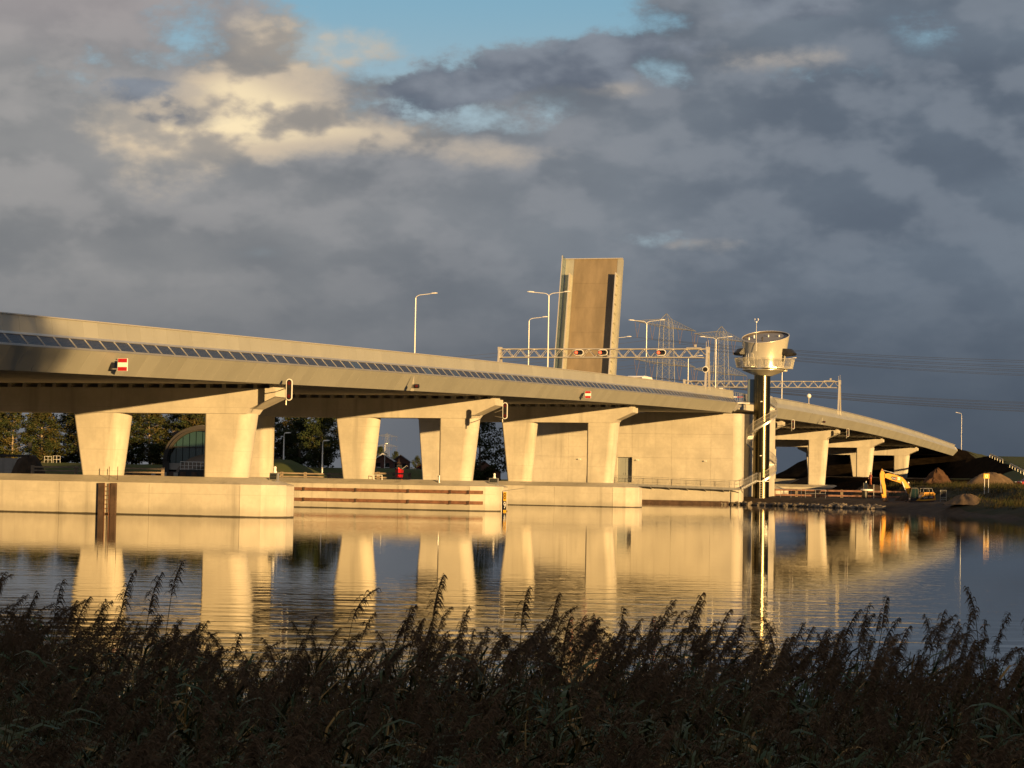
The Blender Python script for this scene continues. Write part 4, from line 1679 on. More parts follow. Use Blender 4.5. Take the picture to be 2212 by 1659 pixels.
# ------------------------------------------------------------------ things on the bridge edge
def board_sign(s, label):
    z = zb(s) + .55
    p = B(s, 1.15, z)
    root = thing('waterway_sign', label, 'sign', tuple(p), group='red and white passage boards')
    w, h = .56, .66
    g = G()
    g.box(p, (w, .06, h), rz=-A)
    g.build('board', 'white', root)
    for dz in (h / 3, -h / 3):
        g = G()
        g.box(p + Vector((0, 0, dz)) - UV_ * .034, (w - .04, .012, h / 3 - .02), rz=-A)
        g.build('red_band', 'red', root)
    g = G()
    for dz in (-.22, .22):
        g.bar(p + UV_ * .05 + Vector((0, 0, dz)), p + UV_ * .05 - TV_ * .75 + Vector((0, 0, dz)), .05, .05)
    g.build('bracket', 'galv', root)
    g = G()
    g.box(p - TV_ * .62 + UV_ * .12 + Vector((0, 0, .02)), (.06, .5, .62), rz=-A)
    g.build('side_plate', 'black', root)


board_sign(-24.6, 'red-white-red board on the fascia by the shaded end of the viaduct')
board_sign(69.0, 'small red-white-red board on the fascia above the third pier')


def ship_signal(sc, off, drop, label):
    z = zb(sc) - drop
    p = B(sc - off, 1.0, z)
    q = B(sc - 1.0, -.98, z - .35)
    root = thing('ship_signal', label, 'signal', tuple(p), group='ship signals hung from the crossbeams')
    w, h = .21, .68

    def pill(k, kk, dy):
        pts = []
        for i in range(28):
            a = 2 * math.pi * i / 28
            zz = (h - w) * (1 if math.sin(a) >= 0 else -1) + w * k * math.sin(a)
            pts.append(p + TV_ * (w * k * math.cos(a)) + Vector((0, 0, zz)) + UV_ * dy)
        return pts

    g = G()
    g.prism(pill(1.0, 1, 0), UV_ * .05)
    g.build('backboard', 'white', root)
    g = G()
    g.prism(pill(.74, 1, -.014), UV_ * .02)
    g.build('face', 'black', root)
    for zz in (.40, 0, -.40):
        g = G()
        g.prism([p + TV_ * (.115 * math.cos(2 * math.pi * i / 16)) + Vector((0, 0, zz + .115 * math.sin(2 * math.pi * i / 16))) - UV_ * .03 for i in range(16)], UV_ * .02)
        g.build('lens', 'red_dim' if zz != 0 else 'dark_lens', root)
    g = G()
    g.tube([p + UV_ * .12 - TV_ * .24 + Vector((0, 0, .3)), p + UV_ * .12 - TV_ * .24 + Vector((0, 0, -.95))], .04, 6)
    g.tube([p + UV_ * .12 - TV_ * .24 + Vector((0, 0, -.55)), q], .03, 6)
    g.tube([p + UV_ * .12 - TV_ * .24 + Vector((0, 0, .1)), q + Vector((0, 0, .3))], .03, 6)
    g.build('hanger', 'coping', root)


ship_signal(1.7, 3.5, .45, 'large oval ship signal hanging at the nearest crossbeam end')
ship_signal(48.2, 4.6, 1.35, 'oval ship signal hanging at the second crossbeam end')
ship_signal(184.0, 3.5, .7, 'small far ship signal on the crossbeam end beside the tower')
ship_signal(236.0, 3.5, .7, 'smallest ship signal, on the crossbeam end two spans past the tower')


def lamp_bracket(s, label):
    p = B(s, 1.1, zb(s) + .30)
    root = thing('passage_light', label, 'light', tuple(p), group='passage lights on the fascia')
    g = G()
    g.prism([p + Vector((0, 0, -.35)) - TV_ * .25, p + Vector((0, 0, -.35)), p + Vector((0, 0, .75))], UV_ * .05)
    g.build('fin', 'coping', root)
    g = G()
    g.tube([p + TV_ * .05 - UV_ * .1, p + TV_ * .42 - UV_ * .1], .15, 10)
    g.build('housing', 'black', root)
    g = G()
    g.tube([p + TV_ * .30 - UV_ * .30, p + TV_ * .30 - UV_ * .22], .10, 10)
    g.build('lens', 'red_dim', root)


lamp_bracket(21.0, 'passage light on a triangular fin mid-span on the near viaduct')
lamp_bracket(206.0, 'passage light on a triangular fin past the control tower')


def boom(s, t0, t1, z, label):
    root = thing('barrier_boom', label, 'barrier', tuple(B(s, t0, z)), group='red and white barrier booms')
    n = max(2, int(abs(t1 - t0) / .8))
    for i in range(n):
        a, b = t0 + (t1 - t0) * i / n, t0 + (t1 - t0) * (i + 1) / n
        g = G()
        g.bar(B(s, a, z), B(s, b, z), .09, .14)
        g.build('stripe', 'red' if i % 2 else 'white', root)
    g = G()
    g.box(B(s, t1 + .3, z - .55), (.45, .5, 1.3), rz=-A)
    g.build('drive_box', 'lamp_white', root)


boom(138.5, -9.0, -1.0, zb(138) + 2.92, 'red and white barrier boom before the bascule pier')
boom(172.0, -8.0, -1.0, zb(172) + 2.86, 'red and white barrier boom behind the tower shaft')
boom(203.0, -13.0, -1.0, zb(203) + 2.86, 'long red and white barrier boom over the far viaduct parapet')


def satellite():
    p = BD(199.0, .1, 2.7)
    root = thing('lamp_mast', 'short mast with a round pale lamp globe on the far parapet', 'mast', tuple(p))
    g = G()
    g.tube([p - Vector((0, 0, 1.4)), p + Vector((0, 0, 1.0))], .06, 6)
    g.build('pole', 'coping', root)
    g = G()
    g.lathe([(0, -.36), (.2, -.3), (.34, -.1), (.34, .1), (.2, .3), (0, .36)], 14, tuple(p + Vector((0, 0, 1.25))))
    g.build('globe', 'lamp_white', root, smooth=True)


satellite()


def vehicle(name, label, cat, loc, rz, L, W, H, body, kind):
    root = thing(name, label, cat, (0, 0, 0), None, world=False)
    g = G()
    if kind == 'van':
        prof = [(-L / 2, .35), (-L / 2, .95), (-L / 2 + .5, 1.15), (-L / 2 + 1.1, H - .12), (-L / 2 + 1.5, H), (L / 2 - .15, H), (L / 2, H - .25), (L / 2, .35)]
    else:
        prof = [(-L / 2, .35), (-L / 2 + .05, .75), (-L / 2 + 1.1, .9), (-L / 2 + 1.7, H - .05), (-L / 2 + 2.0, H), (L / 2 - 1.0, H - .02), (L / 2 - .35, .95), (L / 2, .85), (L / 2, .35)]
    rr = []
    for y, k in ((-W / 2, .96), (-W / 2 + .08, 1.0), (W / 2 - .08, 1.0), (W / 2, .96)):
        rr.append([(x, y, .35 + (z - .35) * k) for x, z in prof])
    g.loft(rr)
    g.build('body', body, root, smooth=True, angle=30)
    g = G()
    if kind == 'van':
        g.quad_plate((-L / 2 + .52, W / 2 - .15, 1.2), (-L / 2 + .52, -W / 2 + .15, 1.2), (-L / 2 + 1.03, -W / 2 + .2, H - .2), (-L / 2 + 1.03, W / 2 - .2, H - .2), -.02)
    else:
        g.quad_plate((-L / 2 + 1.13, W / 2 - .15, .95), (-L / 2 + 1.13, -W / 2 + .15, .95), (-L / 2 + 1.66, -W / 2 + .2, H - .1), (-L / 2 + 1.66, W / 2 - .2, H - .1), -.02)
    g.build('windscreen', 'dark_glass', root)
    for y in (-W / 2 - .004, W / 2 + .004):
        g = G()
        z0, z1 = (1.25, H - .35) if kind == 'van' else (.95, H - .14)
        x0, x1 = -L / 2 + (1.15 if kind == 'van' else 1.55), (-L / 2 + 2.1 if kind == 'van' else L / 2 - 1.0)
        g.box(((x0 + x1) / 2, y, (z0 + z1) / 2), (x1 - x0, .02, z1 - z0))
        g.build('side_window', 'dark_glass', root)
    for x in (-L / 2 + .9, L / 2 - .95):
        for y in (-W / 2 + .1, W / 2 - .1):
            g = G()
            g.tube([(x, y - .1, .33), (x, y + .1, .33)], .33, 16)
            w_ = g.build('wheel', 'black_rubber', root)
            g = G()
            g.tube([(x, y - .115, .33), (x, y + .115, .33)], .19, 12)
            g.build('rim', 'alu', w_)
    for y in (-W / 2 + .3, W / 2 - .3):
        g = G()
        g.box((-L / 2 - .01, y, .72), (.05, .28, .16))
        g.build('headlight', 'white', root)
        g = G()
        g.box((L / 2 + .01, y, .8), (.05, .2, .2))
        g.build('tail_light', 'red', root)
    root.location = loc
    root.rotation_euler = (0, 0, rz)


vehicle('camper_van', 'white van of which the roof shows above the viaduct parapet', 'van', B(113.5, -5.0, zb(113.5) + 1.5), math.pi / 2 - A, 5.2, 2.0, 2.08, 'white', 'van')
vehicle('parked_car', 'red car at the edge of the grassy bank', 'car', Vector((70.2, 300.0, gz(70.2, 300) + .02)), R(25), 4.2, 1.75, 1.42, 'red', 'car')


# ------------------------------------------------------------------ pylons and cables
AD = Vector((19.0, 36.0, 0)).normalized()      # direction of the arms
LD = Vector((0.884, -0.467, 0))                # direction of the line


def make_pylon(label):
    root = thing('lattice_pylon', label, 'pylon', (0, 0, 0), 'power line pylons', world=False)

    def leg(sx, sy, z):
        pts = [(0, 4.2), (26, 2.4), (50, 1.6), (52.4, 1.3), (54.2, .1)]
        for (z0, w0), (z1, w1) in zip(pts[:-1], pts[1:]):
            if z <= z1:
                w = w0 + (w1 - w0) * (z - z0) / (z1 - z0)
                break
        else:
            w = .1
        return AD * (w * sx) + LD * (w * sy) + Vector((0, 0, z))

    for sx in (-1, 1):
        for sy in (-1, 1):
            g = G()
            g.tube([leg(sx, sy, z) for z in (0, 26, 50, 52.4, 54.2)], .085, 4)
            g.build('leg', 'pylon_steel', root)
    zs = [0, 6, 11.5, 16.5, 21, 25, 28.7, 32.2, 35.5, 38.7, 41.6, 44.5, 47.4, 50, 52.4]
    for ax in range(4):
        c = [(-1, -1), (1, -1), (1, 1), (-1, 1), (-1, -1)]
        (ax0, ay0), (ax1, ay1) = c[ax], c[ax + 1]
        g = G()
        for z0, z1 in zip(zs[:-1], zs[1:]):
            g.tube([leg(ax0, ay0, z0), leg(ax1, ay1, z1)], .036, 3, cap=False)
            g.tube([leg(ax1, ay1, z0), leg(ax0, ay0, z1)], .036, 3, cap=False)
            g.tube([leg(ax0, ay0, z1), leg(ax1, ay1, z1)], .03, 3, cap=False)
        g.build('lattice_face', 'pylon_steel', root)
    for z, ln, rise in ((50.0, 23.5, 2.5), (38.4, 23.5, 2.7)):
        for sg in (-1, 1):
            g = G()
            tip = AD * (sg * ln) + Vector((0, 0, z + .3))
            for sy in (-1, 1):
                lo, hi = leg(sg, sy, z), leg(sg, sy, z + rise)
                g.tube([lo, tip], .075, 4)
                g.tube([hi, tip], .06, 4)
                k = 9
                for i in range(k):
                    a, b = lo.lerp(tip, i / k), lo.lerp(tip, (i + 1) / k)
                    c, d = hi.lerp(tip, i / k), hi.lerp(tip, (i + 1) / k)
                    g.tube([a, d], .03, 3, cap=False)
                    g.tube([c, a], .03, 3, cap=False)
            lo0, lo1 = leg(sg, -1, z), leg(sg, 1, z)
            for i in range(8):
                g.tube([lo0.lerp(tip, i / 8), lo1.lerp(tip, (i + 1) / 8)], .04, 3, cap=False)
            g.build('cross_arm', 'pylon_steel', root)
            for f in (.45, .92):
                p = Vector((0, 0, z)) + AD * (sg * ln * f)
                for dx in (-1, 1):
                    g = G()
                    g.tube([p + AD * (dx * 1.9), p + Vector((0, 0, -4.6))], .06, 5)
                    g.build('insulator', 'insulator', root)
    return root


PY = [(Vector((47.7, 690.0, 0.8)), 'taller-looking lattice pylon just clear of the raised leaf'), (Vector((69.8, 742.0, 0.8)), 'lattice pylon partly hidden by the control tower cabin')]
py0 = make_pylon(PY[0][1])
for i, (p, lb) in enumerate(PY):
    o = py0 if i == 0 else copy_tree(py0)
    o.location = p
    o['label'] = lb
o = copy_tree(py0)
o.location = (-145.0, 2600.0, 0)
o['label'] = 'tiny far pylon above the trees beyond the pier gap'


def cables():
    for pi, (p, _) in enumerate(PY):
        for z, lvl in ((50.0, 'upper'), (38.4, 'lower')):
            for f in (-.92, -.45, .45, .92):
                a = p + AD * (23.5 * f) + Vector((0, 0, z - 4.6))
                for sgn in ((1, -1) if lvl == 'upper' else (1,)):
                    b = a + LD * (350 * sgn)
                    pts = [a.lerp(b, k / 24) - Vector((0, 0, 4 * 9.0 * (k / 24) * (1 - k / 24))) for k in range(25)]
                    g = G()
                    g.tube(pts, .05, 3, cap=False)
                    o = g.build('power_cable', 'cable')
                    side = 'over the control tower' if sgn > 0 else 'behind the raised leaf'
                    tag(o, 'thin dark power cable sagging from the %s pylon arms %s' % (lvl, side), 'cable', 'power cables %s %s' % (lvl, side))


cables()


# ------------------------------------------------------------------ far bank: excavator, people, heaps, timber
def excavator():
    y = 268.0
    gzv = gz(49.5, y)
    root = thing('excavator', 'yellow tracked excavator digging at the water edge', 'excavator', (49.0, y, gzv))

    def plate(pts, y0, y1, m, name, parent=root):
        g = G()
        g.prism([(x, y0, z) for x, z in pts], (0, y1 - y0, 0))
        return g.build(name, m, parent)

    # body and counterweight
    body = plate([(48.62, .95), (49.0, 1.25), (49.55, 1.66), (49.66, 2.0), (50.78, 2.04), (50.98, 1.9), (51.06, 1.12), (48.7, .88)], y - 1.3, y + 1.3, 'yellow', 'body')
    plate([(49.15, 1.22), (49.62, 1.50), (50.1, 1.62), (50.82, 1.64), (50.86, 1.30), (49.2, 1.12)], y - 1.32, y - 1.28, 'black', 'stripe_panel', body)
    plate([(50.72, 1.62), (50.84, 1.64), (50.86, 1.30), (50.76, 1.30)], y - 1.335, y - 1.30, 'red', 'stripe_flash', body)
    text_mesh('CAT', .26, 'white', body, Matrix.Translation((49.82, y - 1.335, 1.36)) @ FACE_Y)
    text_mesh('320D', .20, 'white', body, Matrix.Translation((50.50, y - 1.335, 1.46)) @ FACE_Y)
    g = G()
    g.tube([(49.6, y - 1.2, 2.05), (49.6, y - 1.2, 2.45), (50.6, y - 1.2, 2.5), (50.7, y - 1.2, 2.08)], .03, 5)
    g.tube([(49.6, y + 1.0, 2.05), (49.6, y + 1.0, 2.45), (50.6, y + 1.0, 2.5), (50.7, y + 1.0, 2.08)], .03, 5)
    g.build('hand_rail', 'galv', root)
    g = G()
    g.tube([(50.3, y + .4, 2.0), (50.3, y + .4, 2.55)], .07, 8)
    g.build('exhaust', 'black', root)
    # cab
    cab = plate([(48.02, .95), (48.0, 1.7), (48.16, 2.52), (48.82, 2.56), (49.0, 2.4), (49.02, .95)], y - 1.25, y - .15, 'black', 'cab')
    plate([(48.10, 1.35), (48.10, 1.75), (48.22, 2.42), (48.56, 2.44), (48.56, 1.30)], y - 1.27, y - 1.24, 'cab_green', 'cab_window', cab)
    plate([(48.62, 1.30), (48.62, 2.42), (48.82, 2.42), (48.92, 2.3), (48.92, 1.30)], y - 1.27, y - 1.24, 'cab_green', 'cab_window', cab)
    g = G()
    g.quad_plate((47.99, y - .2, 1.1), (47.99, y - 1.2, 1.1), (48.12, y - 1.2, 2.45), (48.12, y - .2, 2.45), .03)
    g.build('windscreen', 'cab_green', cab)
    # tracks
    gzv = .15
    for yy in (y - 1.35, y + .65):
        pts = []
        for k in range(11):
            a = -math.pi / 2 + math.pi * k / 10
            pts.append((50.7 + .42 * math.cos(a), gzv + .42 + .42 * math.sin(a)))
        for k in range(11):
            a = math.pi / 2 + math.pi * k / 10
            pts.append((48.0 + .42 * math.cos(a), gzv + .42 + .42 * math.sin(a)))
        tr = plate(pts, yy, yy + .6, 'rust_dark', 'track')
        for x in (48.0, 48.7, 49.35, 50.0, 50.7):
            g = G()
            g.tube([(x, yy - .03, gzv + .42), (x, yy + .63, gzv + .42)], .26 if x in (48.0, 50.7) else .2, 12)
            g.build('track_wheel', 'black', tr)
    # boom, kinked
    boom_ = [(45.06, 4.12), (45.5, 4.22), (46.3, 4.05), (46.75, 3.92), (47.2, 3.75), (47.55, 3.4), (47.95, 2.85), (48.35, 2.2), (48.1, 1.7), (47.85, 1.9), (47.62, 2.5), (47.2, 2.95), (46.85, 3.12), (46.0, 3.36), (45.3, 3.62), (45.1, 3.72)]
    bm = plate(boom_, y - .28, y + .28, 'yellow', 'boom')
    plate([(45.82, 3.68), (45.92, 3.88), (46.50, 3.78), (46.46, 3.36), (46.0, 3.44)], y - .30, y - .27, 'black', 'logo_panel', bm)
    plate([(46.44, 3.80), (46.56, 3.77), (46.48, 3.34), (46.36, 3.38)], y - .315, y - .285, 'red', 'logo_flash', bm)
    rot = Matrix.Rotation(R(-10), 4, 'Z')
    text_mesh('CAT', .30, 'white', bm, Matrix.Translation((46.18, y - .325, 3.60)) @ FACE_Y @ rot)
    plate([(46.62, 3.78), (46.92, 3.72), (46.92, 3.60), (46.62, 3.66)], y - .30, y - .27, 'white', 'plate', bm)
    plate([(46.62, 3.60), (46.92, 3.54), (46.92, 3.42), (46.62, 3.48)], y - .30, y - .27, 'white', 'plate', bm)
    # stick
    st = plate([(44.76, 4.78), (45.02, 4.35), (45.12, 4.05), (45.05, 3.4), (45.22, 2.6), (45.30, 1.3), (45.06, 1.25), (44.80, 2.6), (44.56, 3.35), (44.52, 4.1)], y - .2, y + .2, 'yellow', 'stick')
    # hydraulic rams
    for a, b, r1 in (((44.8, 4.6), (46.5, 4.15), .07), ((47.7, 1.9), (47.15, 3.25), .10), ((44.55, 3.4), (44.62, 1.9), .06)):
        g = G()
        A_, B_ = Vector((a[0], y - .34, a[1])), Vector((b[0], y - .34, b[1]))
        g.tube([A_, A_.lerp(B_, .5)], r1 * .55, 8)
        g.tube([A_.lerp(B_, .5), B_], r1, 8)
        g.build('hydraulic_ram', 'galv', root)
    g = G()
    g.tube([(46.4, y + .3, 4.1), (46.8, y + .3, 4.1), (47.3, y + .3, 3.85), (47.8, y + .3, 3.3)], .04, 5)
    g.build('hose', 'black_rubber', root)
    # link and bucket
    plate([(44.70, 1.75), (44.98, 1.65), (45.0, 1.2), (44.85, 1.15)], y - .3, y + .3, 'yellow', 'bucket_link')
    bk = plate([(44.9, 1.28), (45.36, 1.22), (45.45, .8), (45.25, .52), (44.95, .48), (44.78, .75)], y - .5, y + .5, 'rust_dark', 'bucket')
    for k in range(4):
        g = G()
        g.prism([(44.92, y - .48 + k * .27, .5), (44.82, y - .48 + k * .27, .28), (45.02, y - .48 + k * .27, .5)], (0, .13, 0))
        g.build('tooth', 'rust_dark', bk)


excavator()


def person(label, loc, face, top_m, leg_m, helmet, pose='stand', name='person'):
    """one continuous body grown from a skeleton, plus clothing parts"""
    root = thing(name, label, 'person', tuple(loc), None, world=False)
    J = {'pelvis': (0, 0, .95), 'chest': (0, 0, 1.30), 'neck': (0, 0, 1.50), 'head': (0, .02, 1.62), 'crown': (0, .02, 1.74),
         'ls': (.19, 0, 1.42), 'le': (.25, .03, 1.16), 'lw': (.24, .14, .95), 'lh': (.24, .18, .87),
         'rs': (-.19, 0, 1.42), 're': (-.27, .02, 1.16), 'rw': (-.22, .20, 1.02), 'rh': (-.20, .26, .98),
         'lhip': (.10, 0, .90), 'lk': (.11, .03, .50), 'la': (.12, 0, .09), 'lt': (.13, .15, .05),
         'rhip': (-.10, 0, .90), 'rk': (-.12, .05, .50), 'ra': (-.13, -.02, .09), 'rt': (-.14, .13, .05)}
    E = [('pelvis', 'chest'), ('chest', 'neck'), ('neck', 'head'), ('head', 'crown'), ('chest', 'ls'), ('ls', 'le'), ('le', 'lw'), ('lw', 'lh'), ('chest', 'rs'), ('rs', 're'), ('re', 'rw'), ('rw', 'rh'),
         ('pelvis', 'lhip'), ('lhip', 'lk'), ('lk', 'la'), ('la', 'lt'), ('pelvis', 'rhip'), ('rhip', 'rk'), ('rk', 'ra'), ('ra', 'rt')]
    RAD = {'pelvis': .15, 'chest': .16, 'neck': .06, 'head': .095, 'crown': .07, 'ls': .08, 'le': .052, 'lw': .04, 'lh': .042, 'rs': .08, 're': .052, 'rw': .04, 'rh': .042, 'lhip': .10, 'lk': .072, 'la': .05, 'lt': .04, 'rhip': .10, 'rk': .072, 'ra': .05, 'rt': .04}
    names = list(J)
    me = bpy.data.meshes.new('body')
    me.from_pydata([J[k] for k in names], [(names.index(a), names.index(b)) for a, b in E], [])
    o = bpy.data.objects.new('body', me)
    col.objects.link(o)
    sk = o.modifiers.new('skin', 'SKIN')
    for i, k in enumerate(names):
        me.skin_vertices[0].data[i].radius = (RAD[k], RAD[k] * .85)
    me.skin_vertices[0].data[0].use_root = True
    o.modifiers.new('sub', 'SUBSURF').levels = 1
    dg = bpy.context.evaluated_depsgraph_get()
    m2 = bpy.data.meshes.new_from_object(o.evaluated_get(dg))
    bpy.data.objects.remove(o)
    m2.materials.clear()
    for mm in (top_m, leg_m, 'skin', 'black_rubber'):
        m2.materials.append(MATS[mm])
    for p in m2.polygons:
        c = p.center
        p.material_index = 3 if c.z < .12 else (1 if c.z < .93 and abs(c.x) < .20 else (2 if (c.z > 1.5 or (c.z < 1.0 and abs(c.x) > .18)) else 0))
        p.use_smooth = True
    body = bpy.data.objects.new('body', m2)
    col.objects.link(body)
    body.parent = root
    g = G()
    if helmet:
        g.lathe([(.125, 1.66), (.135, 1.66), (.12, 1.74), (.08, 1.80), (0, 1.83)], 14, (0, .02, 0))
        g.build('helmet', helmet, root, smooth=True)
    else:
        g.lathe([(.105, 1.62), (.11, 1.68), (.09, 1.76), (0, 1.79)], 12, (0, .005, 0))
        g.build('hair', 'bark', root, smooth=True)
    g = G()
    for x in (-.035, .035):
        g.box((x, .115, 1.655), (.02, .012, .012))
    g.build('eyes', 'black', root)
    g = G()
    g.box((0, .125, 1.625), (.022, .03, .035))
    g.build('nose', 'skin', root)
    root.rotation_euler = (0, 0, face)
    return root


person('worker in dark jacket and white helmet behind the excavator cab', Vector((48.55, 271.2, 1.42)), R(170), 'cloth_dark', 'cloth_dark', 'white')
person('worker in reddish top and orange trousers beside the pier column', Vector((48.6, 300.0, 2.72)), R(120), 'cloth_pink', 'orange', None)


def worker_ground():
    # low earth berm the second worker stands on
    for (x, y, r, h, zf) in ((48.6, 300.5, 4.0, 1.75, 0), (48.55, 271.6, 1.6, 0.5, 0)):
        pass


def heap(name, label, cat, x, y, rx, ry, h, m, seed, peak=1.0, foot=None):
    r = np.random.default_rng(seed)
    n, k = 40, 14
    z0 = gz(x, y) - .3 if foot is None else foot
    ph = r.uniform(0, 6.28, 8)
    vs, fs = [], []
    for i in range(k + 1):
        f = i / k
        for j in range(n):
            a = 2 * math.pi * j / n
            w = 1 + .10 * math.sin(2 * a + ph[0]) + .07 * math.sin(5 * a + ph[1]) + .04 * math.sin(9 * a + ph[2])
            rr = (1 - f) * w
            zz = h * (1 - (1 - f) ** peak) + .06 * h * math.sin(7 * a + 9 * f + ph[3]) * f * (1 - f) * 4 + r.normal(0, .022 * h)
            vs.append((x + rx * rr * math.cos(a), y + ry * rr * math.sin(a), z0 + zz))
    for i in range(k):
        for j in range(n):
            fs.append((i * n + j, i * n + (j + 1) % n, (i + 1) * n + (j + 1) % n, (i + 1) * n + j))
    g = G()
    g.add(vs, fs)
    o = g.build(name, m, None, smooth=True)
    return tag(o, label, cat)


heap('earth_heap', 'pointed heap of brown earth behind the excavator', 'heap', 63.4, 330.0, 3.3, 3.2, 3.6, 'sand_brown', 1, 1.1, foot=1.9)
heap('earth_heap', 'lower brown earth heap in front of the pointed one', 'heap', 61.3, 322.0, 3.2, 2.8, 2.0, 'sand_brown', 2, 1.2, foot=2.0)
heap('sand_heap', 'rounded heap of pale sand behind the yellow sign', 'heap', 64.8, 300.0, 3.6, 3.2, 2.0, 'sand', 3, 1.9, foot=2.75)
heap('earth_berm', 'low dark earth berm the worker in orange stands on', 'berm', 48.9, 300.6, 3.2, 2.2, 2.1, 'soil', 4, 2.4)
heap('earth_berm', 'little dark earth berm close behind the excavator cab', 'berm', 48.7, 272.3, 2.0, 1.6, 1.0, 'soil', 5, 2.2)
heap('earth_spoil', 'low pale spoil heap on the water edge past the excavator', 'heap', 46.2, 225.0, 2.1, 3.0, 1.1, 'sand', 6, 1.6, foot=.95)


def yellow_sign():
    x, y = 54.6, 255.0
    root = thing('yellow_sign', 'square yellow sign with pale symbol on two posts by sand', 'sign', (x, y, gz(x, y)))
    z = 4.02
    g = G()
    g.box((x, y, z), (.64, .05, .56))
    b = g.build('board', 'sign_yellow', root)
    for q, sz in (((0, .13), (.26, .05)), ((0, -.13), (.26, .05)), ((-.11, 0), (.05, .22)), ((.11, 0), (.05, .22))):
        g = G()
        g.box((x + q[0], y - .03, z + q[1]), (sz[0], .012, sz[1]))
        g.build('symbol_bar', 'white', b)
    for dx in (-.22, .24):
        g = G()
        g.tube([(x + dx, y + .05, gz(x, y) - .3), (x + dx, y + .05, z)], .04, 6)
        g.build('post', 'lamp_white', root)


yellow_sign()


def frame_stand():
    x, y = 52.2, 268.0
    z0 = gz(x, y)
    root = thing('frame_stand', 'dark board in a light steel frame beside the excavator', 'board', (x, y, z0))
    for dx in (-.36, .36):
        g = G()
        g.tube([(x + dx, y, z0 - .2), (x + dx, y, 2.3)], .03, 6)
        g.build('post', 'galv', root)
    for z in (2.3, 1.45, 1.2):
        g = G()
        g.tube([(x - .36, y, z), (x + .36, y, z)], .025, 6)
        g.build('cross_bar', 'galv', root)
    g = G()
    g.box((x, y, 1.88), (.64, .04, .78))
    g.build('board', 'black', root)


frame_stand()


def timber_guide(name, label, p0, p1, zs, posts, post_m, rail_m, th=.22, postw=.34, zlow=-1.0):
    p0, p1 = Vector(p0), Vector(p1)
    root = thing(name, label, 'fender fence', (p0.x, p0.y, 0))
    d = (p1 - p0).normalized()
    n = Vector((d.y, -d.x, 0))
    for z in zs:
        for i in range(posts - 1):
            a, b = p0.lerp(p1, i / (posts - 1)), p0.lerp(p1, (i + 1) / (posts - 1))
            g = G()
            g.bar(a + n * .2 + d * .02 + Vector((0, 0, z + rnd.uniform(-.02, .02))), b + n * .2 - d * .02 + Vector((0, 0, z + rnd.uniform(-.02, .02))), .14, th)
            g.build('rail', rail_m, root)
    for i in range(posts):
        a = p0.lerp(p1, i / (posts - 1))
        g = G()
        g.box(a + Vector((0, 0, (zs[0] + .15 + zlow) / 2)), (postw, postw, zs[0] + .15 - zlow), rz=math.atan2(d.y, d.x))
        g.build('post', post_m, root)
    return root


timber_guide('timber_fender', 'low reddish timber fender fence along the bank past the tower', (35.5, 299, 0), (62.0, 294, 0), (1.92, 1.25), 10, 'timber', 'timber_red', zlow=.2)
timber_guide('timber_fender', 'weathered three-rail timber fence left of the nearest full column', (-55.0, 256, 0), (-40.0, 256, 0), (3.15, 2.72, 2.3), 4, 'timber', 'timber', .16)
timber_guide('timber_fender', 'two-rail timber fence below the round grassy mound', (-29.0, 256, 0), (-18.2, 256, 0), (2.92, 2.55, 2.15), 5, 'timber', 'timber', .16)
timber_guide('timber_fender', 'timber fence near the small gable-roofed hut', (-17.0, 256, 0), (-11.6, 256, 0), (3.1, 2.6, 2.15), 4, 'timber', 'timber', .18)


def shore_beacon():
    x, y = 46.4, 290.0
    root = thing('shore_beacon', 'dark solar beacon box on a white disc and thick post', 'beacon', (x, y, .8))
    g = G()
    g.tube([(x - .15, y, 0.3), (x - .15, y, 2.0)], .38, 12)
    g.build('pile', 'black', root)
    g = G()
    g.lathe([(0, 2.0), (.75, 2.0), (.8, 2.06), (.8, 2.2), (.7, 2.24), (0, 2.24)], 20, (x + .1, y, 0))
    g.build('disc', 'white', root, smooth=True, angle=40)
    g = G()
    g.box((x - .1, y - .1, 2.64), (.46, .4, .8), mx=Matrix.Rotation(R(-12), 3, 'X'))
    g.build('solar_box', 'dark_glass', root)
    g = G()
    g.lathe([(0, 0), (.07, 0), (.05, .25), (0, .28)], 8, (x, y, 3.02))
    g.build('lantern', 'white', root)
    g = G()
    g.tube([(x + 1.0, y, .6), (x + 1.0, y, 2.85)], .045, 6)
    g.build('side_post', 'galv', root)


shore_beacon()


def bank_railing():
    root = thing('bank_railing', 'low galvanised railing on the bank right beside the tower foot', 'railing', (36, 284, 1))
    z = 1.05
    for a, b in (((34.6, 284.5), (37.2, 284.0)), ((37.7, 284.0), (40.2, 283.5))):
        pa, pb = Vector((a[0], a[1], z)), Vector((b[0], b[1], z))
        for zz in (1.0, .52):
            g = G()
            g.tube([pa + Vector((0, 0, zz)), pb + Vector((0, 0, zz))], .025, 5)
            g.build('rail', 'galv', root)
        for k in range(3):
            p = pa.lerp(pb, k / 2)
            g = G()
            g.tube([p - Vector((0, 0, .3)), p + Vector((0, 0, 1.0))], .03, 5)
            g.build('post', 'galv', root)


bank_railing()


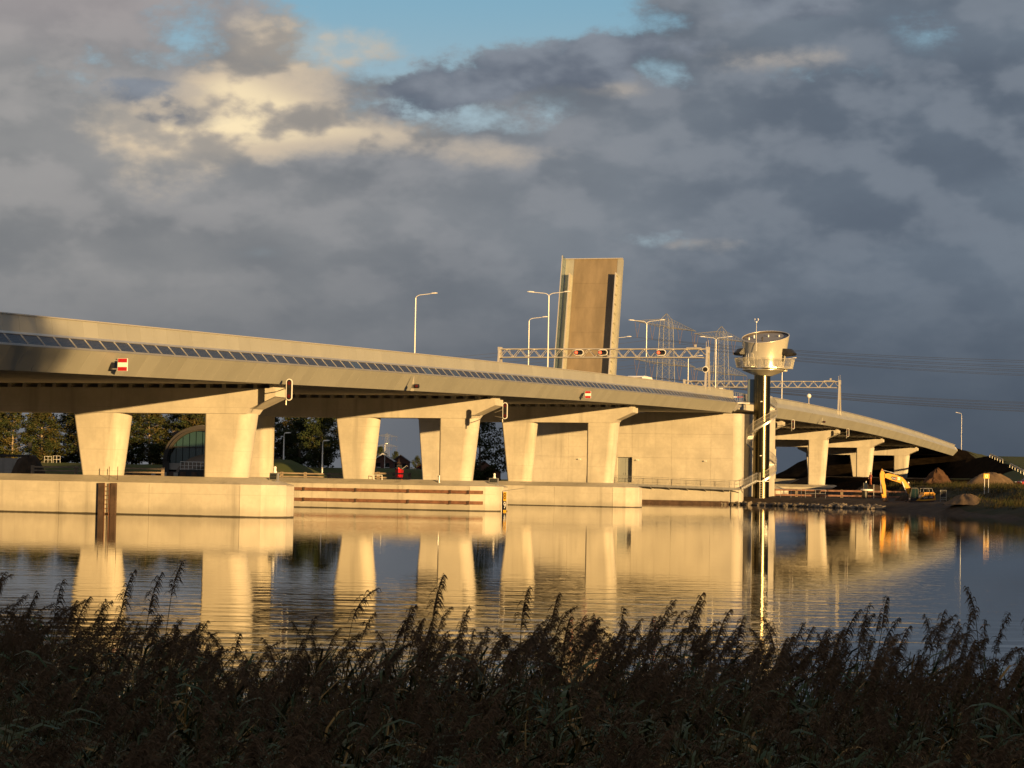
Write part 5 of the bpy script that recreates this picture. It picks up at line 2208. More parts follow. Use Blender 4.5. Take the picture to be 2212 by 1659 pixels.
def guard_rails():
    for (a, b, lb) in (((101.3, 470, 9.1), (97.4, 440, 7.2), 'upper white guard rail running down the grassy ramp'), ((94.3, 420, 6.8), (90.0, 390, 5.05), 'lower white guard rail on the ramp at the picture edge')):
        pa, pb = Vector(a), Vector(b)
        pa.z, pb.z = gz(pa.x, pa.y) + .75, gz(pb.x, pb.y) + .75
        root = thing('guard_rail', lb, 'guard rail', tuple(pa))
        g = G()
        k = 5
        pts = []
        for i in range(k + 1):
            p = pa.lerp(pb, i / k)
            pts.append(Vector((p.x, p.y, gz(p.x, p.y) + .7)))
        for p, q in zip(pts[:-1], pts[1:]):
            g.bar(p, q, .06, .40)
        g.build('beam', 'alu', root)
        for p in pts:
            g = G()
            g.box((p.x, p.y, p.z - .45), (.06, .06, .5))
            g.build('post', 'galv', root)


guard_rails()


# riprap along the far shore: loose stones, each with its own edges
def riprap():
    protos = []
    for k in range(8):
        r = np.random.default_rng(50 + k)
        vs = []
        ico = [(0, 0, -1), (.72, -.53, -.45), (-.28, -.85, -.45), (-.89, 0, -.45), (-.28, .85, -.45), (.72, .53, -.45), (.28, -.85, .45), (-.72, -.53, .45), (-.72, .53, .45), (.28, .85, .45), (.89, 0, .45), (0, 0, 1)]
        for p in ico:
            vs.append(tuple(np.array(p) * r.uniform(.75, 1.15) * np.array((1.15, 1.0, .78))))
        fs = [(0, 1, 2), (1, 0, 5), (0, 2, 3), (0, 3, 4), (0, 4, 5), (1, 5, 10), (2, 1, 6), (3, 2, 7), (4, 3, 8), (5, 4, 9), (1, 10, 6), (2, 6, 7), (3, 7, 8), (4, 8, 9), (5, 9, 10), (6, 10, 11), (7, 6, 11), (8, 7, 11), (9, 8, 11), (10, 9, 11)]
        me = bpy.data.meshes.new('rock')
        me.from_pydata([tuple(2 * c for c in ()) or p for p in vs], [], [tuple(reversed(f)) for f in fs])
        me.materials.append(MATS['rock'])
        me.validate()
        protos.append(me)
    line = [Vector((21.0, 282.2, 0)), Vector((25.5, 277.8, 0)), Vector((30.7, 273.3, 0)), Vector((36.5, 266.3, 0)), Vector((42.5, 254.5, 0))]
    cum = [0]
    for a, b in zip(line[:-1], line[1:]):
        cum.append(cum[-1] + (b - a).length)
    cnt = 0
    while cnt < 290:
        f = rnd.random() ** 1.15 * cum[-1]
        i = max(k for k in range(len(cum) - 1) if cum[k] <= f)
        a, b = line[i], line[i + 1]
        p = a.lerp(b, (f - cum[i]) / (cum[i + 1] - cum[i]))
        nrm = Vector((b.y - a.y, -(b.x - a.x), 0)).normalized()
        off = rnd.uniform(-2.2, .4)
        p = p - nrm * off * -1.0 if False else p + nrm * (-off - .2)
        s = rnd.uniform(.22, .50) * (.8 if off < -1.2 else 1)
        z = gz(p.x, p.y)
        if z < -.25:
            continue
        o = bpy.data.objects.new('rock', rnd.choice(protos))
        col.objects.link(o)
        o.location = (p.x, p.y, max(z, -.02) + s * .25)
        o.scale = (s, s, s)
        o.rotation_euler = (rnd.uniform(-.5, .5), rnd.uniform(-.5, .5), rnd.uniform(0, 6.28))
        o.parent = ground
        cnt += 1


riprap()


# ------------------------------------------------------------------ background left: buildings
def arch_building():
    cx, y0, zs = -45.9, 330.0, 4.6
    rx, rz = 5.8, 5.3
    root = thing('arched_building', 'dark arched building with green glass front, behind the nearest pier', 'building', (cx, y0 + 5, 1.5))

    def arc(rx_, rz_, n=28, a0=0, a1=math.pi):
        return [(cx + rx_ * math.cos(a0 + (a1 - a0) * i / n), zs + rz_ * math.sin(a0 + (a1 - a0) * i / n)) for i in range(n + 1)]

    for (r1, r2, ya, yb, m, nm) in ((1.0, .93, y0 + 1.25, y0 + 14, 'zinc', 'roof_shell'), (.985, .84, y0 - .1, y0 + 1.2, 'arch_metal', 'arch_rim'), (.90, .87, y0 - .5, y0 - .1, 'arch_metal', 'arch_bead')):
        o_, i_ = arc(rx * r1, rz * r1), arc(rx * r2, rz * r2)
        g = G()
        rings = []
        for (xo, zo), (xi, zi) in zip(o_, i_):
            rings.append([(xo, ya, zo), (xo, yb, zo), (xi, yb, zi), (xi, ya, zi)])
        g.loft(rings)
        g.build(nm, m, root, smooth=True, angle=30)
    # side legs below the springing
    for sg in (-1, 1):
        g = G()
        g.box((cx + sg * rx * .91, y0 + 6, zs - 1.6), (rx * .16, 12, 3.3))
        g.build('side_wall', 'arch_metal', root)
    # glass front in tall panes
    n = 10
    xs = [cx - rx * .84 + 2 * rx * .84 * i / n for i in range(n + 1)]
    for i in range(n):
        xa, xb = xs[i] + .05, xs[i + 1] - .05
        hh = lambda x: zs + rz * .84 * math.sqrt(max(0, 1 - ((x - cx) / (rx * .84)) ** 2))
        zm = zs + 1.95
        for lo, hi in ((zs - .4, zm), (zm + .12, None)):
            if hi is None:
                ha, hb = max(hh(xa), lo + .05), max(hh(xb), lo + .05)
            else:
                ha, hb = min(hi, hh(xa)), min(hi, hh(xb))
            if max(ha, hb) < lo + .2:
                continue
            g = G()
            g.prism([(xa, y0 + .9, lo), (xb, y0 + .9, lo), (xb, y0 + .9, hb), (xa, y0 + .9, ha)], (0, .06, 0))
            g.build('glass_pane', 'green_glass', root)
    g = G()
    g.box((cx, y0 + .8, zs + 2.0), (rx * 1.9, .3, .16))
    g.build('transom', 'black', root)
    g = G()
    g.box((cx, y0 + 2.4, zs + 1.4), (rx * 1.62, .2, 6.0))
    g.build('inner_wall', 'dark_shell', root)
    g = G()
    g.box((cx, y0 + .6, zs - .9), (rx * 1.75, .4, 1.0))
    g.build('plinth', 'concrete_old', root)
    # rounded dark shell in front
    g = G()
    rings = []
    for k in range(9):
        f = k / 8
        yy = y0 - 5 + 5.2 * f
        q = math.sin(f * math.pi / 2)
        rings.append([(cx + 1.0 + (4.0 + 1.2 * q) * math.cos(math.pi * i / 20), yy, 1.0 + (2.6 + 2.0 * q) * math.sin(math.pi * i / 20)) for i in range(21)])
    g.loft(rings, closed=False)
    g.build('front_shell', 'dark_shell', root, smooth=True)
    mesh_rail(root, [Vector((cx - 1.9, y0 - 8, 3.2)), Vector((cx + 2.2, y0 - 8, 3.2))], 1.15, .55, infill=False, mat_='lamp_white', pr=.03, rr=.035)
    g = G()
    g.box((cx + .2, y0 - 7.0, 2.35), (4.6, 2.2, 1.7))
    g.build('landing_stage', 'black', root)


arch_building()


def quay_wall():
    root = thing('quay_wall', 'dark sheet-pile quay wall with pale fender panels below the arched building', 'quay wall', (-52, 318, 0))
    x = -58.0
    k = 0
    while x < -41:
        g = G()
        g.box((x, 318 + (.12 if k % 2 else 0), 1.4), (.78, .3, 3.0))
        g.build('sheet_pile', 'black' if k % 2 else 'rust_dark', root)
        x += .8
        k += 1
    for x in (-51.0, -49.4, -47.8):
        g = G()
        g.box((x, 317.7, 2.25), (.6, .2, 1.1))
        g.build('fender_panel', 'concrete_old', root)


quay_wall()


def abutment_left():
    root = thing('culvert_wall', 'pale stained concrete wall at the picture edge beyond the pier footing', 'wall', (-66.0, 290, 0))
    g = G()
    g.prism([(-71, 290, 1.0), (-62.8, 290, 1.0), (-62.8, 290, 3.9), (-63.5, 290, 4.25), (-66, 290, 4.3), (-71, 290, 4.0)], (0, 6, 0))
    g.build('wall_face', 'concrete_old', root)
    g = G()
    g.box((-67, 293, 4.6), (8.0, 5.0, .28))
    g.build('wall_cap', 'black', root)
    heap('bush_mound', 'dark earth mound with scrub next to the stained concrete wall', 'mound', -62.0, 286.0, 2.4, 2.2, 3.4, 'soil', 12, 2.3, foot=1.2)
    r2 = thing('dock_signal', 'small black signal post on the stained concrete wall', 'signal', (-62.9, 290.5, 4.2))
    g = G()
    g.tube([(-62.9, 290.5, 4.2), (-62.9, 290.5, 5.3)], .06, 6)
    g.build('post', 'black', r2)
    for z in (5.4, 5.85, 6.2):
        g = G()
        g.box((-62.8, 290.4, z), (.42, .35, .34))
        g.build('signal_head', 'black', r2)
    r3 = thing('white_railing', 'white tubular railing on the dike crest in front of the trees', 'railing', (-72, 352, 4.2))
    for a, b in ((-73.6, -72.45), (-72.2, -71.1)):
        z = gz((a + b) / 2, 351) - .02
        for zz in (.55, 1.1):
            g = G()
            g.tube([(a, 351, z + zz), (b, 351, z + zz)], .025, 5)
            g.build('rail', 'lamp_white', r3)
        for x in (a, (a + b) / 2, b):
            g = G()
            g.tube([(x, 351, z - .2), (x, 351, z + 1.1)], .025, 5)
            g.build('post', 'lamp_white', r3)


abutment_left()


def mound_shed():
    x, y = -30.6, 282.0
    z = gz(x, y)
    root = thing('mound_shed', 'small dark flat-roofed shed on top of the grassy mound', 'shed', (x, y, z))
    g = G()
    g.box((x, y, z + .25), (2.4, 2.0, 1.0))
    g.build('wall', 'dark_shell', root)
    g = G()
    g.box((x, y, z + .82), (2.6, 2.2, .12))
    g.build('roof', 'black', root)
    g = G()
    g.box((x + .7, y - 1.02, z + .3), (.45, .06, .3))
    g.build('vent_plate', 'white', root)


mound_shed()


def hut(name, label, cx, y, w, h, ridge, depth, wall_m, roof_m, barge=True):
    z = gz(cx, y) - .1
    root = thing(name, label, 'house', (cx, y, z))
    g = G()
    g.prism([(cx - w / 2, y, z), (cx + w / 2, y, z), (cx + w / 2, y, z + h), (cx, y, z + ridge), (cx - w / 2, y, z + h)], (0, depth, 0))
    g.build('wall', wall_m, root)
    for sg in (-1, 1):
        a, b = Vector((cx, y - .3, z + ridge + .12)), Vector((cx + sg * (w / 2 + .35), y - .3, z + h - .12))
        g = G()
        n = Vector((0, depth + .6, 0))
        if sg > 0:
            g.quad_plate(a, b, b + n, a + n, .12)
        else:
            g.quad_plate(b, a, a + n, b + n, .12)
        rf = g.build('roof', roof_m, root)
        if barge:
            g = G()
            g.bar(a - Vector((0, .05, 0)), b - Vector((0, .05, 0)), .08, .24)
            g.build('barge_board', 'white', rf)
    for dx in (-w * .22, w * .22):
        g = G()
        g.box((cx + dx, y - .03, z + h * .55), (.7, .06, .8))
        wn = g.build('window', 'dark_glass', root)
        g = G()
        g.box((cx + dx, y - .06, z + h * .55 - .45), (.85, .1, .08))
        g.build('sill', 'white', wn)
    return root


hut('gabled_hut', 'small hut with white barge boards seen through the pier gap', -24.4, 425.0, 3.9, 1.9, 3.1, 7.0, 'brick_red', 'roof_slate')
hut('low_house', 'low house with red roof far behind the pier gap', -17.5, 452.0, 2.6, .9, 1.7, 8.0, 'brick_red', 'red', False)
hut('brick_barn', 'dark red brick barn under the tree behind the third pier', -5.6, 470.0, 7.0, 2.2, 4.4, 12.0, 'brick_red', 'roof_slate', False)
hut('grey_shed', 'long grey-roofed shed beside the small gabled hut', -21.5, 434.0, 3.4, 1.8, 3.0, 4.0, 'brick_red', 'zinc', False)


def work_boat():
    x, y = -15.3, 306.0
    root = thing('work_boat', 'bright red work boat with dark wheelhouse seen through the pier gap', 'boat', (x, y, 0))
    rr = []
    for f, w, zt, zl in ((-1, .05, 3.9, 2.2), (-.7, .8, 3.75, 1.6), (0, 1.15, 3.6, 1.2), (.7, 1.1, 3.6, 1.2), (1, .9, 3.7, 1.4)):
        yy = y + 3.5 * f
        rr.append([(x - w, yy, zt), (x - w * .7, yy, zl), (x + w * .7, yy, zl), (x + w, yy, zt)])
    g = G()
    g.loft(rr)
    g.build('hull', 'red', root)
    g = G()
    g.loft([[(x + a * 1.22 * k, y + b * 3.6, 3.55 + dz) for a, b in ((-.9, -.6), (.9, -.6), (1, 1), (-1, 1))] for k, dz in ((1, .0), (1.02, .12))])
    g.build('rubbing_strake', 'black_rubber', root)
    g = G()
    g.prism([(x - .7, y - .5, 3.65), (x + .7, y - .5, 3.65), (x + .6, y - .5, 4.7), (x - .6, y - .5, 4.7)], (0, 2.0, 0))
    wh = g.build('wheelhouse', 'black', root)
    g = G()
    g.box((x, y - .52, 4.3), (.95, .05, .4))
    g.build('window', 'dark_glass', wh)
    g = G()
    g.tube([(x - .1, y, 4.7), (x - .15, y, 6.2)], [.10, .04], 6)
    g.tube([(x - .6, y, 5.2), (x + .4, y, 5.25)], .04, 5)
    g.tube([(x - .6, y, 4.8), (x - .15, y, 6.0), (x + .4, y, 4.8)], .03, 4)
    g.build('mast', 'rust_dark', root)
    g = G()
    g.tube([(x + .6, y + 1.0, 3.7), (x + 1.9, y + 1.0, 4.6), (x + 2.3, y + 1.0, 4.4)], .06, 5)
    g.build('crane_arm', 'coping', root)
    g = G()
    g.box((x + .1, y - 3.3, 3.9), (.3, .1, .2))
    g.build('bow_lamp', 'red_lamp', root)
    root.scale = (.5, .7, .6)
    root.location.z = 1.55


work_boat()


def pier_frame():
    p = B(47.0, -12.2, 2.4)
    root = thing('deck_hatch_frame', 'small white tubular frame lying on the second pier footing', 'frame', tuple(p))
    g = G()
    w, h = .36, .42
    q = B(47.0, -11.2, 2.42)
    g.tube([q - TV_ * w, q - TV_ * w + Vector((0, 0, h)), q + TV_ * w + Vector((0, 0, h)), q + TV_ * w], .035, 6)
    g.build('hoop', 'white', root)


pier_frame()


# ------------------------------------------------------------------ trees
def leaf_cloud(centers, radii, counts, size, seed, squash=0.8):
    r = np.random.default_rng(seed)
    C, S = [], []
    for c, rad, n in zip(centers, radii, counts):
        d = r.normal(0, 1, (n, 3))
        d /= np.linalg.norm(d, axis=1)[:, None] + 1e-9
        q = d * (r.uniform(.25, 1, (n, 1)) ** .6) * rad * np.array((1, 1, squash))
        C.append(np.array(c) + q)
        S.append(np.full(n, size) * r.uniform(.6, 1.4, n))
    C, S = np.concatenate(C), np.concatenate(S)
    n = len(C)
    a = r.normal(0, 1, (n, 3))
    a /= np.linalg.norm(a, axis=1)[:, None]
    b = np.cross(a, r.normal(0, 1, (n, 3)))
    b /= np.linalg.norm(b, axis=1)[:, None] + 1e-9
    a, b = a * S[:, None], b * S[:, None] * .55
    V = np.stack([C - a, C - b * 1.0, C + a, C + b * 1.0], 1).reshape(-1, 3)
    F = np.arange(n * 4).reshape(-1, 4)
    return V, F


def np_mesh(name, V, F, mats, mi):
    me = bpy.data.meshes.new(name)
    me.vertices.add(len(V))
    me.vertices.foreach_set('co', np.ascontiguousarray(V, dtype=np.float32).ravel())
    k = F.shape[1]
    me.loops.add(F.size)
    me.loops.foreach_set('vertex_index', np.ascontiguousarray(F, dtype=np.int32).ravel())
    me.polygons.add(len(F))
    me.polygons.foreach_set('loop_start', np.arange(0, F.size, k, dtype=np.int32))
    for m in mats:
        me.materials.append(MATS[m])
    me.polygons.foreach_set('material_index', np.ascontiguousarray(mi, dtype=np.int32))
    me.update(calc_edges=True)
    return me


def tree_meshes(seed, H, spread, leaves, size, mats, bark, low=.22, droop=0.0, trunk_r=.28, clumps=46):
    r = np.random.default_rng(seed)
    g = G()
    lean = Vector((r.normal(0, .03), r.normal(0, .03), 0))
    tp = [Vector((0, 0, -.3)), Vector((lean.x * H * .3, lean.y * H * .3, H * .3)), Vector((lean.x * H * .7 + r.normal(0, .2), lean.y * H * .7, H * .65)), Vector((lean.x * H, lean.y * H, H * .96))]
    g.tube(tp, [trunk_r, trunk_r * .75, trunk_r * .42, .03], 8)
    cen, rad = [], []
    for k in range(clumps):
        f = low + (1 - low) * (k + .5) / clumps
        z = H * f
        tx = lean * z
        ang = k * 2.4 + r.uniform(-.5, .5)
        env = spread * (math.sin(math.pi * min(1, (f - low) / (1 - low) * .9 + .12)) ** .7)
        out = env * r.uniform(.45, 1.05)
        base = Vector((tx.x, tx.y, z - out * .55))
        tip = Vector((tx.x + out * math.cos(ang), tx.y + out * math.sin(ang), z + r.uniform(-.3, .5) - droop * out))
        g.tube([base, base.lerp(tip, .5) + Vector((0, 0, .12)), tip], [trunk_r * .22 * (1.2 - f), trunk_r * .13, .015], 5, cap=False)
        cen.append(tuple(tip))
        rad.append(r.uniform(.55, 1.15) * spread * .34)
        if r.random() < .6:
            cen.append(tuple(base.lerp(tip, .55)))
            rad.append(r.uniform(.4, .8) * spread * .3)
    w = np.array(rad) ** 2
    cnt = np.maximum(8, (leaves * w / w.sum()).astype(int))
    V, F = leaf_cloud(cen, rad, cnt, size, seed + 1)
    # leaf colour goes clump by clump
    mi = np.concatenate([np.where(r.random(n) < .72, r.integers(0, len(mats)), r.integers(0, len(mats), n)) for n in cnt])
    crown = np_mesh('crown', V, F, mats, mi)
    trunk = bpy.data.meshes.new('trunk')
    trunk.from_pydata([tuple(v) for v in g.v], [], g.f)
    trunk.materials.append(MATS[bark])
    return trunk, crown


def plant_tree(variant, x, y, s, rz, label, name='tree', group=None, cat='tree', z=None, wide=1.0):
    root = thing(name, label, cat, (x, y, (gz(x, y) if z is None else z) - .1), group, world=False)
    root.scale = (s * wide, s * wide, s)
    root.rotation_euler = (0, 0, rz)
    for nm, me in (('trunk', variant[0]), ('crown', variant[1])):
        o = bpy.data.objects.new(nm, me)
        col.objects.link(o)
        o.parent = root


POP = [tree_meshes(100 + k, 18.0, 3.9, 8000, .23, ('leaf_gold', 'leaf_olive', 'leaf_dark', 'leaf_olive', 'leaf_dark'), 'bark_pale', low=.04, clumps=64) for k in range(4)]
DRK = [tree_meshes(200 + k, 14.0, 4.6, 8000, .22, ('leaf_dark', 'leaf_olive', 'leaf_dark'), 'bark', low=.10, droop=.25, clumps=56) for k in range(3)]


def trees():
    k = 0
    for row, (yy, x0, x1, n) in enumerate(((366.0, -96.0, -32.0, 15), (380.0, -100.0, -30.0, 13))):
        for i in range(n):
            x = x0 + (x1 - x0) * (i + .5) / n + rnd.uniform(-1.2, 1.2)
            y = yy + rnd.uniform(-3, 3)
            v = POP[k % 4] if x < -42 or rnd.random() < .55 else DRK[k % 3]
            s = rnd.uniform(.48, .57)
            where = 'front' if row == 0 else 'rear'
            plant_tree(v, x, y, s, rnd.uniform(0, 6.28), 'tall golden-green tree of the %s row on the dike behind the viaduct' % where, 'poplar_tree', 'trees of the %s dike row' % where, wide=1.55)
            k += 1
    plant_tree(DRK[0], -30.2, 352.0, .66, 1.0, 'dark leafy tree at the end of the dike row beside the mound', 'leafy_tree')
    plant_tree(DRK[1], -9.6, 330.0, .62, 2.0, 'small tree whose twigs show left of the third pier column', 'leafy_tree')
    plant_tree(DRK[2], -4.6, 345.0, .86, 4.4, 'dark drooping tree seen between the second and third piers', 'leafy_tree')
    for x, y, s, rz, lb in ((-47, 900, .62, .4, 'distant round tree on the horizon behind the gabled hut'), (-53, 905, .75, 2.1, 'distant broad tree on the horizon next to the round one'), (-40, 960, .55, 3.3, 'distant low tree on the horizon above the red boat'),
                            (-31, 950, .5, 5.0, 'distant low tree on the horizon beside the low red-roofed house'), (-24, 955, .6, 1.7, 'distant tree on the horizon nearest the third pier column')):
        plant_tree(DRK[int(x) % 3], x, y, s, rz, lb, 'distant_tree', 'distant trees on the horizon')


trees()


def belt_behind():
    """wood on the dike behind the photographer: its shade lies over the reeds"""
    vs, fs, mi = [], [], []
    o = 0
    src = []
    for v in DRK:
        me = v[1]
        a = np.empty(len(me.vertices) * 3, np.float32)
        me.vertices.foreach_get('co', a)
        src.append(a.reshape(-1, 3))
    r = np.random.default_rng(3)
    for i in range(75):
        x = -45 + (i % 38) * 3.4 + r.uniform(-1.2, 1.2)
        y = (-44 if i < 38 else -36) + r.uniform(-2.5, 2.5)
        h = r.uniform(.56, .70)
        a = src[i % 3]
        # bigger leaves than the far trees have
        q = a.reshape(-1, 4, 3)
        c = q.mean(1, keepdims=True)
        a = ((q - c) * 3.0 + c).reshape(-1, 3) * np.array((h * 1.1, h * 1.1, h))
        a[:, 2] = np.maximum(a[:, 2] - 1.5, .1)
        t = r.uniform(0, 6.28)
        rot = np.array(((math.cos(t), -math.sin(t), 0), (math.sin(t), math.cos(t), 0), (0, 0, 1)))
        vs.append(a @ rot.T + np.array((x, y, 3.0)))
    V = np.concatenate(vs)
    F = np.arange(len(V)).reshape(-1, 4)
    me = np_mesh('tree_belt', V, F, ['leaf_dark', 'leaf_olive'], r.integers(0, 2, len(F)))
    ob = bpy.data.objects.new('tree_belt', me)
    col.objects.link(ob)
    tag(ob, 'dense belt of trees on the dike behind the reeds', 'trees', kind='stuff')
    plant_tree(POP[1], 77.2, -45.0, 1.62, .6, 'very tall poplar that shades the near end of the viaduct', 'poplar_tree', z=2.5)
    plant_tree(POP[2], 71.5, -47.0, 1.6, 2.6, 'second tall poplar next to the very tall one', 'poplar_tree', z=2.5)


belt_behind()


# ------------------------------------------------------------------ grass on the far right bank
def bank_grass():
    r = np.random.default_rng(17)
    n = 60000
    X = r.uniform(44, 74, n)
    Y = r.uniform(205, 330, n)
    ok = ((X > 53 + r.normal(0, 1.2, n)) & (Y > 232)) | ((Y < 240) & (X > 46.5))
    ok &= ~((np.abs(X - 64.8) < 3.4) & (np.abs(Y - 300) < 3.2))
    X, Y = X[ok], Y[ok]
    Z = ground_h(X, Y)
    k = Z > .15
    X, Y, Z = X[k], Y[k], Z[k]
    n = len(X)
    h = r.uniform(.10, .60, n) * (0.25 + 1.1 * np.clip(wob(X, Y, 77, .6) * 1.6 + .5, 0, 1))
    a = r.uniform(0, 6.28, n)
    w = r.uniform(.012, .035, n)
    dx, dy = np.cos(a) * w, np.sin(a) * w
    lx, ly = r.normal(.12, .15, n) * h * 2, r.normal(0, .15, n) * h * 2
    b = np.stack([X, Y, Z - .05], 1)
    V = np.stack([b - np.stack([dx, dy, 0 * dx], 1), b + np.stack([dx, dy, 0 * dx], 1), b + np.stack([dx * .3 + lx, dy * .3 + ly, h], 1), b + np.stack([-dx * .3 + lx, -dy * .3 + ly, h], 1)], 1).reshape(-1, 3)
    me = np_mesh('bank_grass', V, np.arange(n * 4).reshape(-1, 4), ['grass_blade'], np.zeros(n))
    o = bpy.data.objects.new('bank_grass', me)
    col.objects.link(o)
    tag(o, 'rough grass and weeds covering the bank past the excavator', 'grass', kind='stuff')


bank_grass()


# ------------------------------------------------------------------ reeds
def reed_variant(seed):
    """one reed stalk of height 1 unit = its own height in metres, bent by wind towards +x"""
    r = np.random.default_rng(seed)
    H = 1.0
    bend = r.uniform(.04, .16)
    side = r.normal(0, .03)

    def stem_at(f):
        return np.array((bend * f ** 2.2 * 1.2, side * f ** 2, f * H * (1 - .12 * bend * f)))

    parts = {'leaf': []}

    def strip(pts, ws, nrm):
        pts = np.array(pts)
        d = np.gradient(pts, axis=0)
        d /= np.linalg.norm(d, axis=1)[:, None] + 1e-9
        s = np.cross(d, nrm)
        s /= np.linalg.norm(s, axis=1)[:, None] + 1e-9
        w = np.array(ws)[:, None]
        V = np.stack([pts - s * w, pts + s * w], 1).reshape(-1, 3)
        k = len(pts)
        F = np.array([(2 * i, 2 * i + 1, 2 * i + 3, 2 * i + 2) for i in range(k - 1)])
        return V, F

    # stem: two crossed strips
    fs = np.linspace(0, 1, 6)
    P = [stem_at(f) for f in fs]
    W = [.0042, .0042, .004, .0034, .0028, .002]
    a = strip(P, W, np.array((0, 1.0, 0)))
    b = strip(P, W, np.array((1.0, 0, 0)))
    parts['stem'] = (np.concatenate([a[0], b[0]]), np.concatenate([a[1], b[1] + len(a[0])]))
    # leaves
    nl = r.integers(6, 9)
    for i in range(nl):
        f = .25 + .62 * (i + r.uniform(-.3, .3)) / nl
        p = stem_at(f)
        ang = r.choice((-.1, .25, 3.0, .1, -.4, 3.5)) + r.normal(0, .45)
        L = r.uniform(.24, .44)
        up = r.uniform(.35, 1.15)
        pts = []
        for q in np.linspace(0, 1, 6):
            x = L * (q * .85)
            z = L * (up * q - (up + .45) * .95 * q ** 2.3)
            pts.append(p + np.array((math.cos(ang) * x + .07 * q * q, math.sin(ang) * x, z)))
        ws = np.array((.004, .0095, .0115, .009, .005, .0006)) * r.uniform(.8, 1.3)
        parts['leaf'].append(strip(pts, ws, np.array((math.sin(ang) * .3, -math.cos(ang) * .3, 1.0))))
    # plume: a nodding rachis with drooping, mostly one-sided branches
    base = stem_at(1.0)
    L = r.uniform(.14, .21)
    lean = r.uniform(.15, .75)
    rach = []
    for q in np.linspace(0, 1, 8):
        rach.append(base + np.array((L * (lean * .55 * q + lean * .75 * q * q), r.normal(0, .002), L * (q * 1.0 - .42 * lean * q * q))))
    rach = np.array(rach)
    Vs, Fs = [], []
    o = 0

    def addst(v, f):
        nonlocal o
        Vs.append(v)
        Fs.append(f + o)
        o += len(v)

    addst(*strip(rach, np.linspace(.0022, .0008, 8), np.array((0, 1.0, .2))))
    nb = 54
    for i in range(nb):
        q = (i + .5) / nb
        k = q * 7
        i0 = min(6, int(k))
        p = rach[i0] + (rach[i0 + 1] - rach[i0]) * (k - i0)
        bl = L * (.40 - .28 * abs(q - .3)) * r.uniform(.6, 1.25)
        sg = 1 if r.random() < .78 else -1
        ya = r.normal(0, .55)
        pts = []
        for u in np.linspace(0, 1, 4):
            pts.append(p + np.array((sg * bl * (.62 * u), ya * bl * u * .7, bl * (.95 * u - 1.15 * u * u))))
        pts = np.array(pts)
        w0 = r.uniform(.0013, .0026)
        addst(*strip(pts, (w0 * .5, w0, w0 * .9, w0 * .25), np.array((0, 1.0, .3)) + r.normal(0, .5, 3)))
        if r.random() < .8:
            addst(*strip(pts + r.normal(0, .004, 3), (w0 * .4, w0 * .8, w0 * .9, w0 * .2), np.array((1.0, .2, .3)) + r.normal(0, .5, 3)))
    parts['plume'] = (np.concatenate(Vs), np.concatenate(Fs))
    return parts


REED = [reed_variant(300 + k) for k in range(14)]


def reed_meshes(p):
    out = {'stem': np_mesh('stem', *p['stem'], ['reed_stem'], np.zeros(len(p['stem'][1]))),
           'plume': np_mesh('plume', *p['plume'], ['reed_plume'], np.zeros(len(p['plume'][1])))}
    out['leaf'] = [np_mesh('leaf', v, f, ['reed_leaf_gold' if i % 5 == 4 else 'reed_leaf'], np.zeros(len(f))) for i, (v, f) in enumerate(p['leaf'])]
    return out


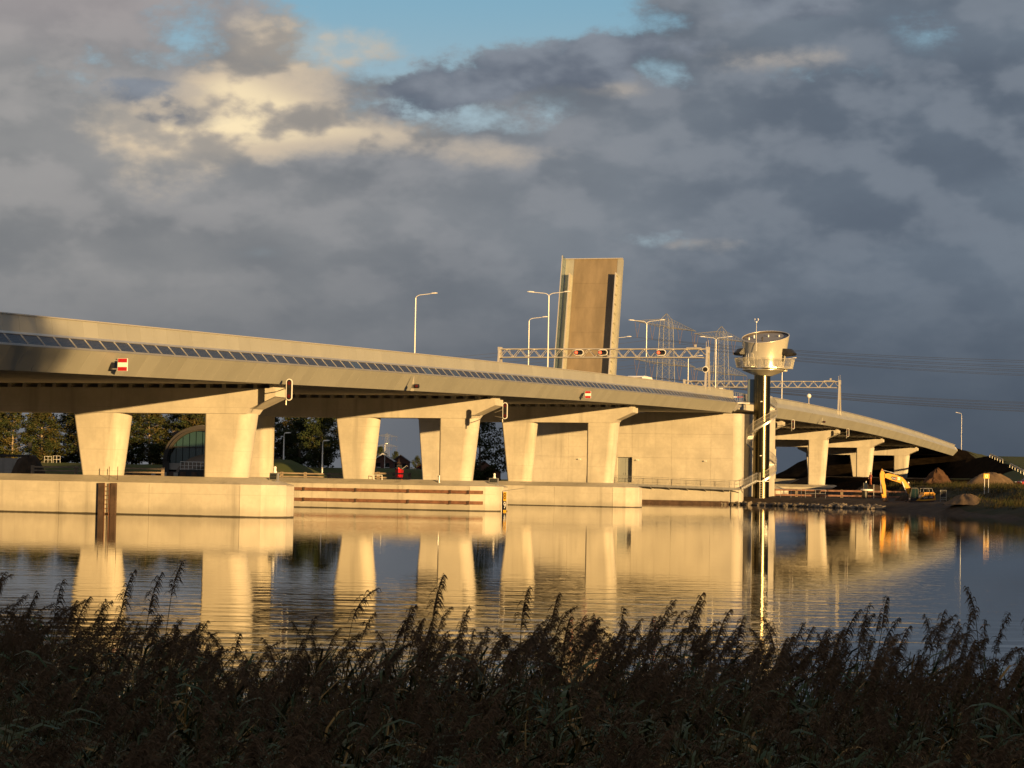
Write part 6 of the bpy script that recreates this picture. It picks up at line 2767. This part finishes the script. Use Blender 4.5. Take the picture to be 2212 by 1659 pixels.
def reeds():
    RM = [reed_meshes(p) for p in REED]
    r = np.random.default_rng(41)

    def top_height(x, y):
        """height of the plume tips over the water"""
        base = 1.475 + .09 * math.sin(x * 1.3 + 1.0) + .09 * math.sin(x * 3.1 + y) + .05 * math.sin(x * 7.3)
        base += .26 * math.exp(-((x + .236 * y) / (.035 * y)) ** 2)           # taller clump by the left edge
        base += .10 * max(0, min(1, (x / y - .06) / .12))
        return base

    # named reeds: those whose plumes stand out against the water
    pts = []
    for i in range(230):
        y = r.uniform(13.5, 18.5)
        x = r.uniform(-.30, .30) * y
        z0 = float(near_h(x, y))
        pts.append((x, y, z0, top_height(x, y) + r.normal(.02, .10) - max(0, z0) * .0))
    # the single tall stalks seen over the rest
    for x, y, zt in ((-.1575 * 16, 16.0, 2.05), (-.168 * 16, 16.0, 1.88), (.2135 * 16.5, 16.5, 1.92), (.135 * 16, 16.0, 1.72), (.157 * 16.5, 16.5, 1.72), (.095 * 16, 16, 1.66), (.064 * 16.2, 16.2, 1.66), (-.213 * 15, 15, 1.85), (-.244 * 15, 15.0, 1.98), (.185 * 16, 16, 1.70)):
        pts.append((x, y, float(near_h(x, y)), zt))
    for i, (x, y, z0, zt) in enumerate(pts):
        k = int(r.integers(0, len(RM)))
        zb_ = min(z0, .1) - .05
        h = (zt - zb_) / 1.10
        root = thing('reed', 'brown-plumed reed stalk nodding at the water edge of the reed bed', 'reed', (x, y, zb_), 'plumed reeds along the water edge', world=False)
        root.scale = (1.25, 1.25, h)
        root.rotation_euler = (r.normal(0, .04), r.normal(0, .04), r.normal(0, .5) + (math.pi if r.random() < .12 else 0))
        for nm, me in [('stem', RM[k]['stem']), ('plume', RM[k]['plume'])] + [('leaf', m) for m in RM[k]['leaf']]:
            o = bpy.data.objects.new(nm, me)
            col.objects.link(o)
            o.parent = root
    # the uncounted mass
    VV, FF, MI = [], [], []
    o = 0
    n = 4300
    flat = []
    for p in REED:
        V, F, M, off = [], [], [], 0
        for key, mi in (('stem', 0), ('plume', 1)):
            V.append(p[key][0]); F.append(p[key][1] + off); M.append(np.full(len(p[key][1]), mi)); off += len(p[key][0])
        for q, (v, f) in enumerate(p['leaf']):
            V.append(v); F.append(f + off); M.append(np.full(len(f), 3 if q % 5 == 4 else 2)); off += len(v)
        flat.append((np.concatenate(V), np.concatenate(F), np.concatenate(M)))
    bare = []
    for V, F, M in flat:
        bare.append((V, F[M != 1], M[M != 1]))
    for i in range(n):
        y = r.uniform(6.2, 18.3) ** 1.0
        x = r.uniform(-.34, .34) * y
        z0 = float(near_h(x, y))
        zt = top_height(x, y) + r.normal(-.04, .11)
        zt = min(zt, 1.62 + .02 * (y - 6)) if y < 11 else zt
        if y < 9.5:
            zt -= .08
        zb_ = min(z0, .9) - .1
        h = max(.7, (zt - zb_) / 1.10)
        k = int(r.integers(0, len(flat)))
        V, F, M = flat[k] if r.random() < .18 + .42 * sst(9.5, 14.0, y) else bare[k]
        t = r.normal(0, .5) + (math.pi if r.random() < .15 else 0)
        c, s = math.cos(t), math.sin(t)
        # keep plume and leaves at natural size: squeeze only the lower stem
        W = V * r.uniform(.95, 1.2)
        W = W.copy()
        W[:, 2] = W[:, 2] - W[:, 2].max() / 1.12 + h
        low = V[:, 2] < .2
        W[low, 2] = np.minimum(W[low, 2], V[low, 2] * 2)
        X = W[:, 0] * c - W[:, 1] * s + x + r.normal(0, .03) * W[:, 2]
        Y = W[:, 0] * s + W[:, 1] * c + y
        VV.append(np.stack([X, Y, W[:, 2] + zb_], 1))
        FF.append(F + o)
        MI.append(M)
        o += len(V)
    # grass-like leaves low in the bed
    m = 15000
    y = r.uniform(5.2, 17.5, m)
    x = r.uniform(-.34, .34, m) * y
    z = near_h(x, y)
    L = r.uniform(.3, .8, m)
    a = r.uniform(0, 6.28, m)
    top = np.clip(1.05 + .32 * sst(11.5, 16.5, y) + r.normal(0, .20, m), z + .2, 1.55)
    base = np.stack([x, y, np.maximum(z, top - L)], 1)
    out = np.stack([np.cos(a), np.sin(a), np.zeros(m)], 1)
    sd = np.stack([-np.sin(a), np.cos(a), np.zeros(m)], 1) * r.uniform(.005, .012, m)[:, None]
    ring = []
    for q, wq in ((0, .6), (.35, 1.0), (.7, .8), (1.0, .08)):
        c_ = base + out * (L * .55 * q ** 1.6)[:, None] + np.array((0, 0, 1.0)) * (L * (q * 1.1 - .45 * q ** 3))[:, None] + np.array((.12, 0, 0)) * q * q
        ring += [c_ - sd * wq, c_ + sd * wq]
    V = np.stack(ring, 1).reshape(-1, 3)
    b0 = np.arange(m)[:, None] * 8
    F = np.concatenate([b0 + np.array((0, 1, 3, 2)), b0 + np.array((2, 3, 5, 4)), b0 + np.array((4, 5, 7, 6))], 0)
    VV.append(V)
    FF.append(F + o)
    lm = np.where(r.random(m) < .16, 3, 2)
    MI.append(np.concatenate([lm, lm, lm]))
    me = np_mesh('reed_bed', np.concatenate(VV), np.concatenate(FF), ['reed_stem', 'reed_plume', 'reed_leaf', 'reed_leaf_gold'], np.concatenate(MI))
    ob = bpy.data.objects.new('reed_bed', me)
    col.objects.link(ob)
    tag(ob, 'dense dark bed of reeds filling the foreground bank', 'reeds', kind='stuff')


reeds()

for o_ in list(bpy.data.objects):
    if '_o' in o_:
        del o_['_o']
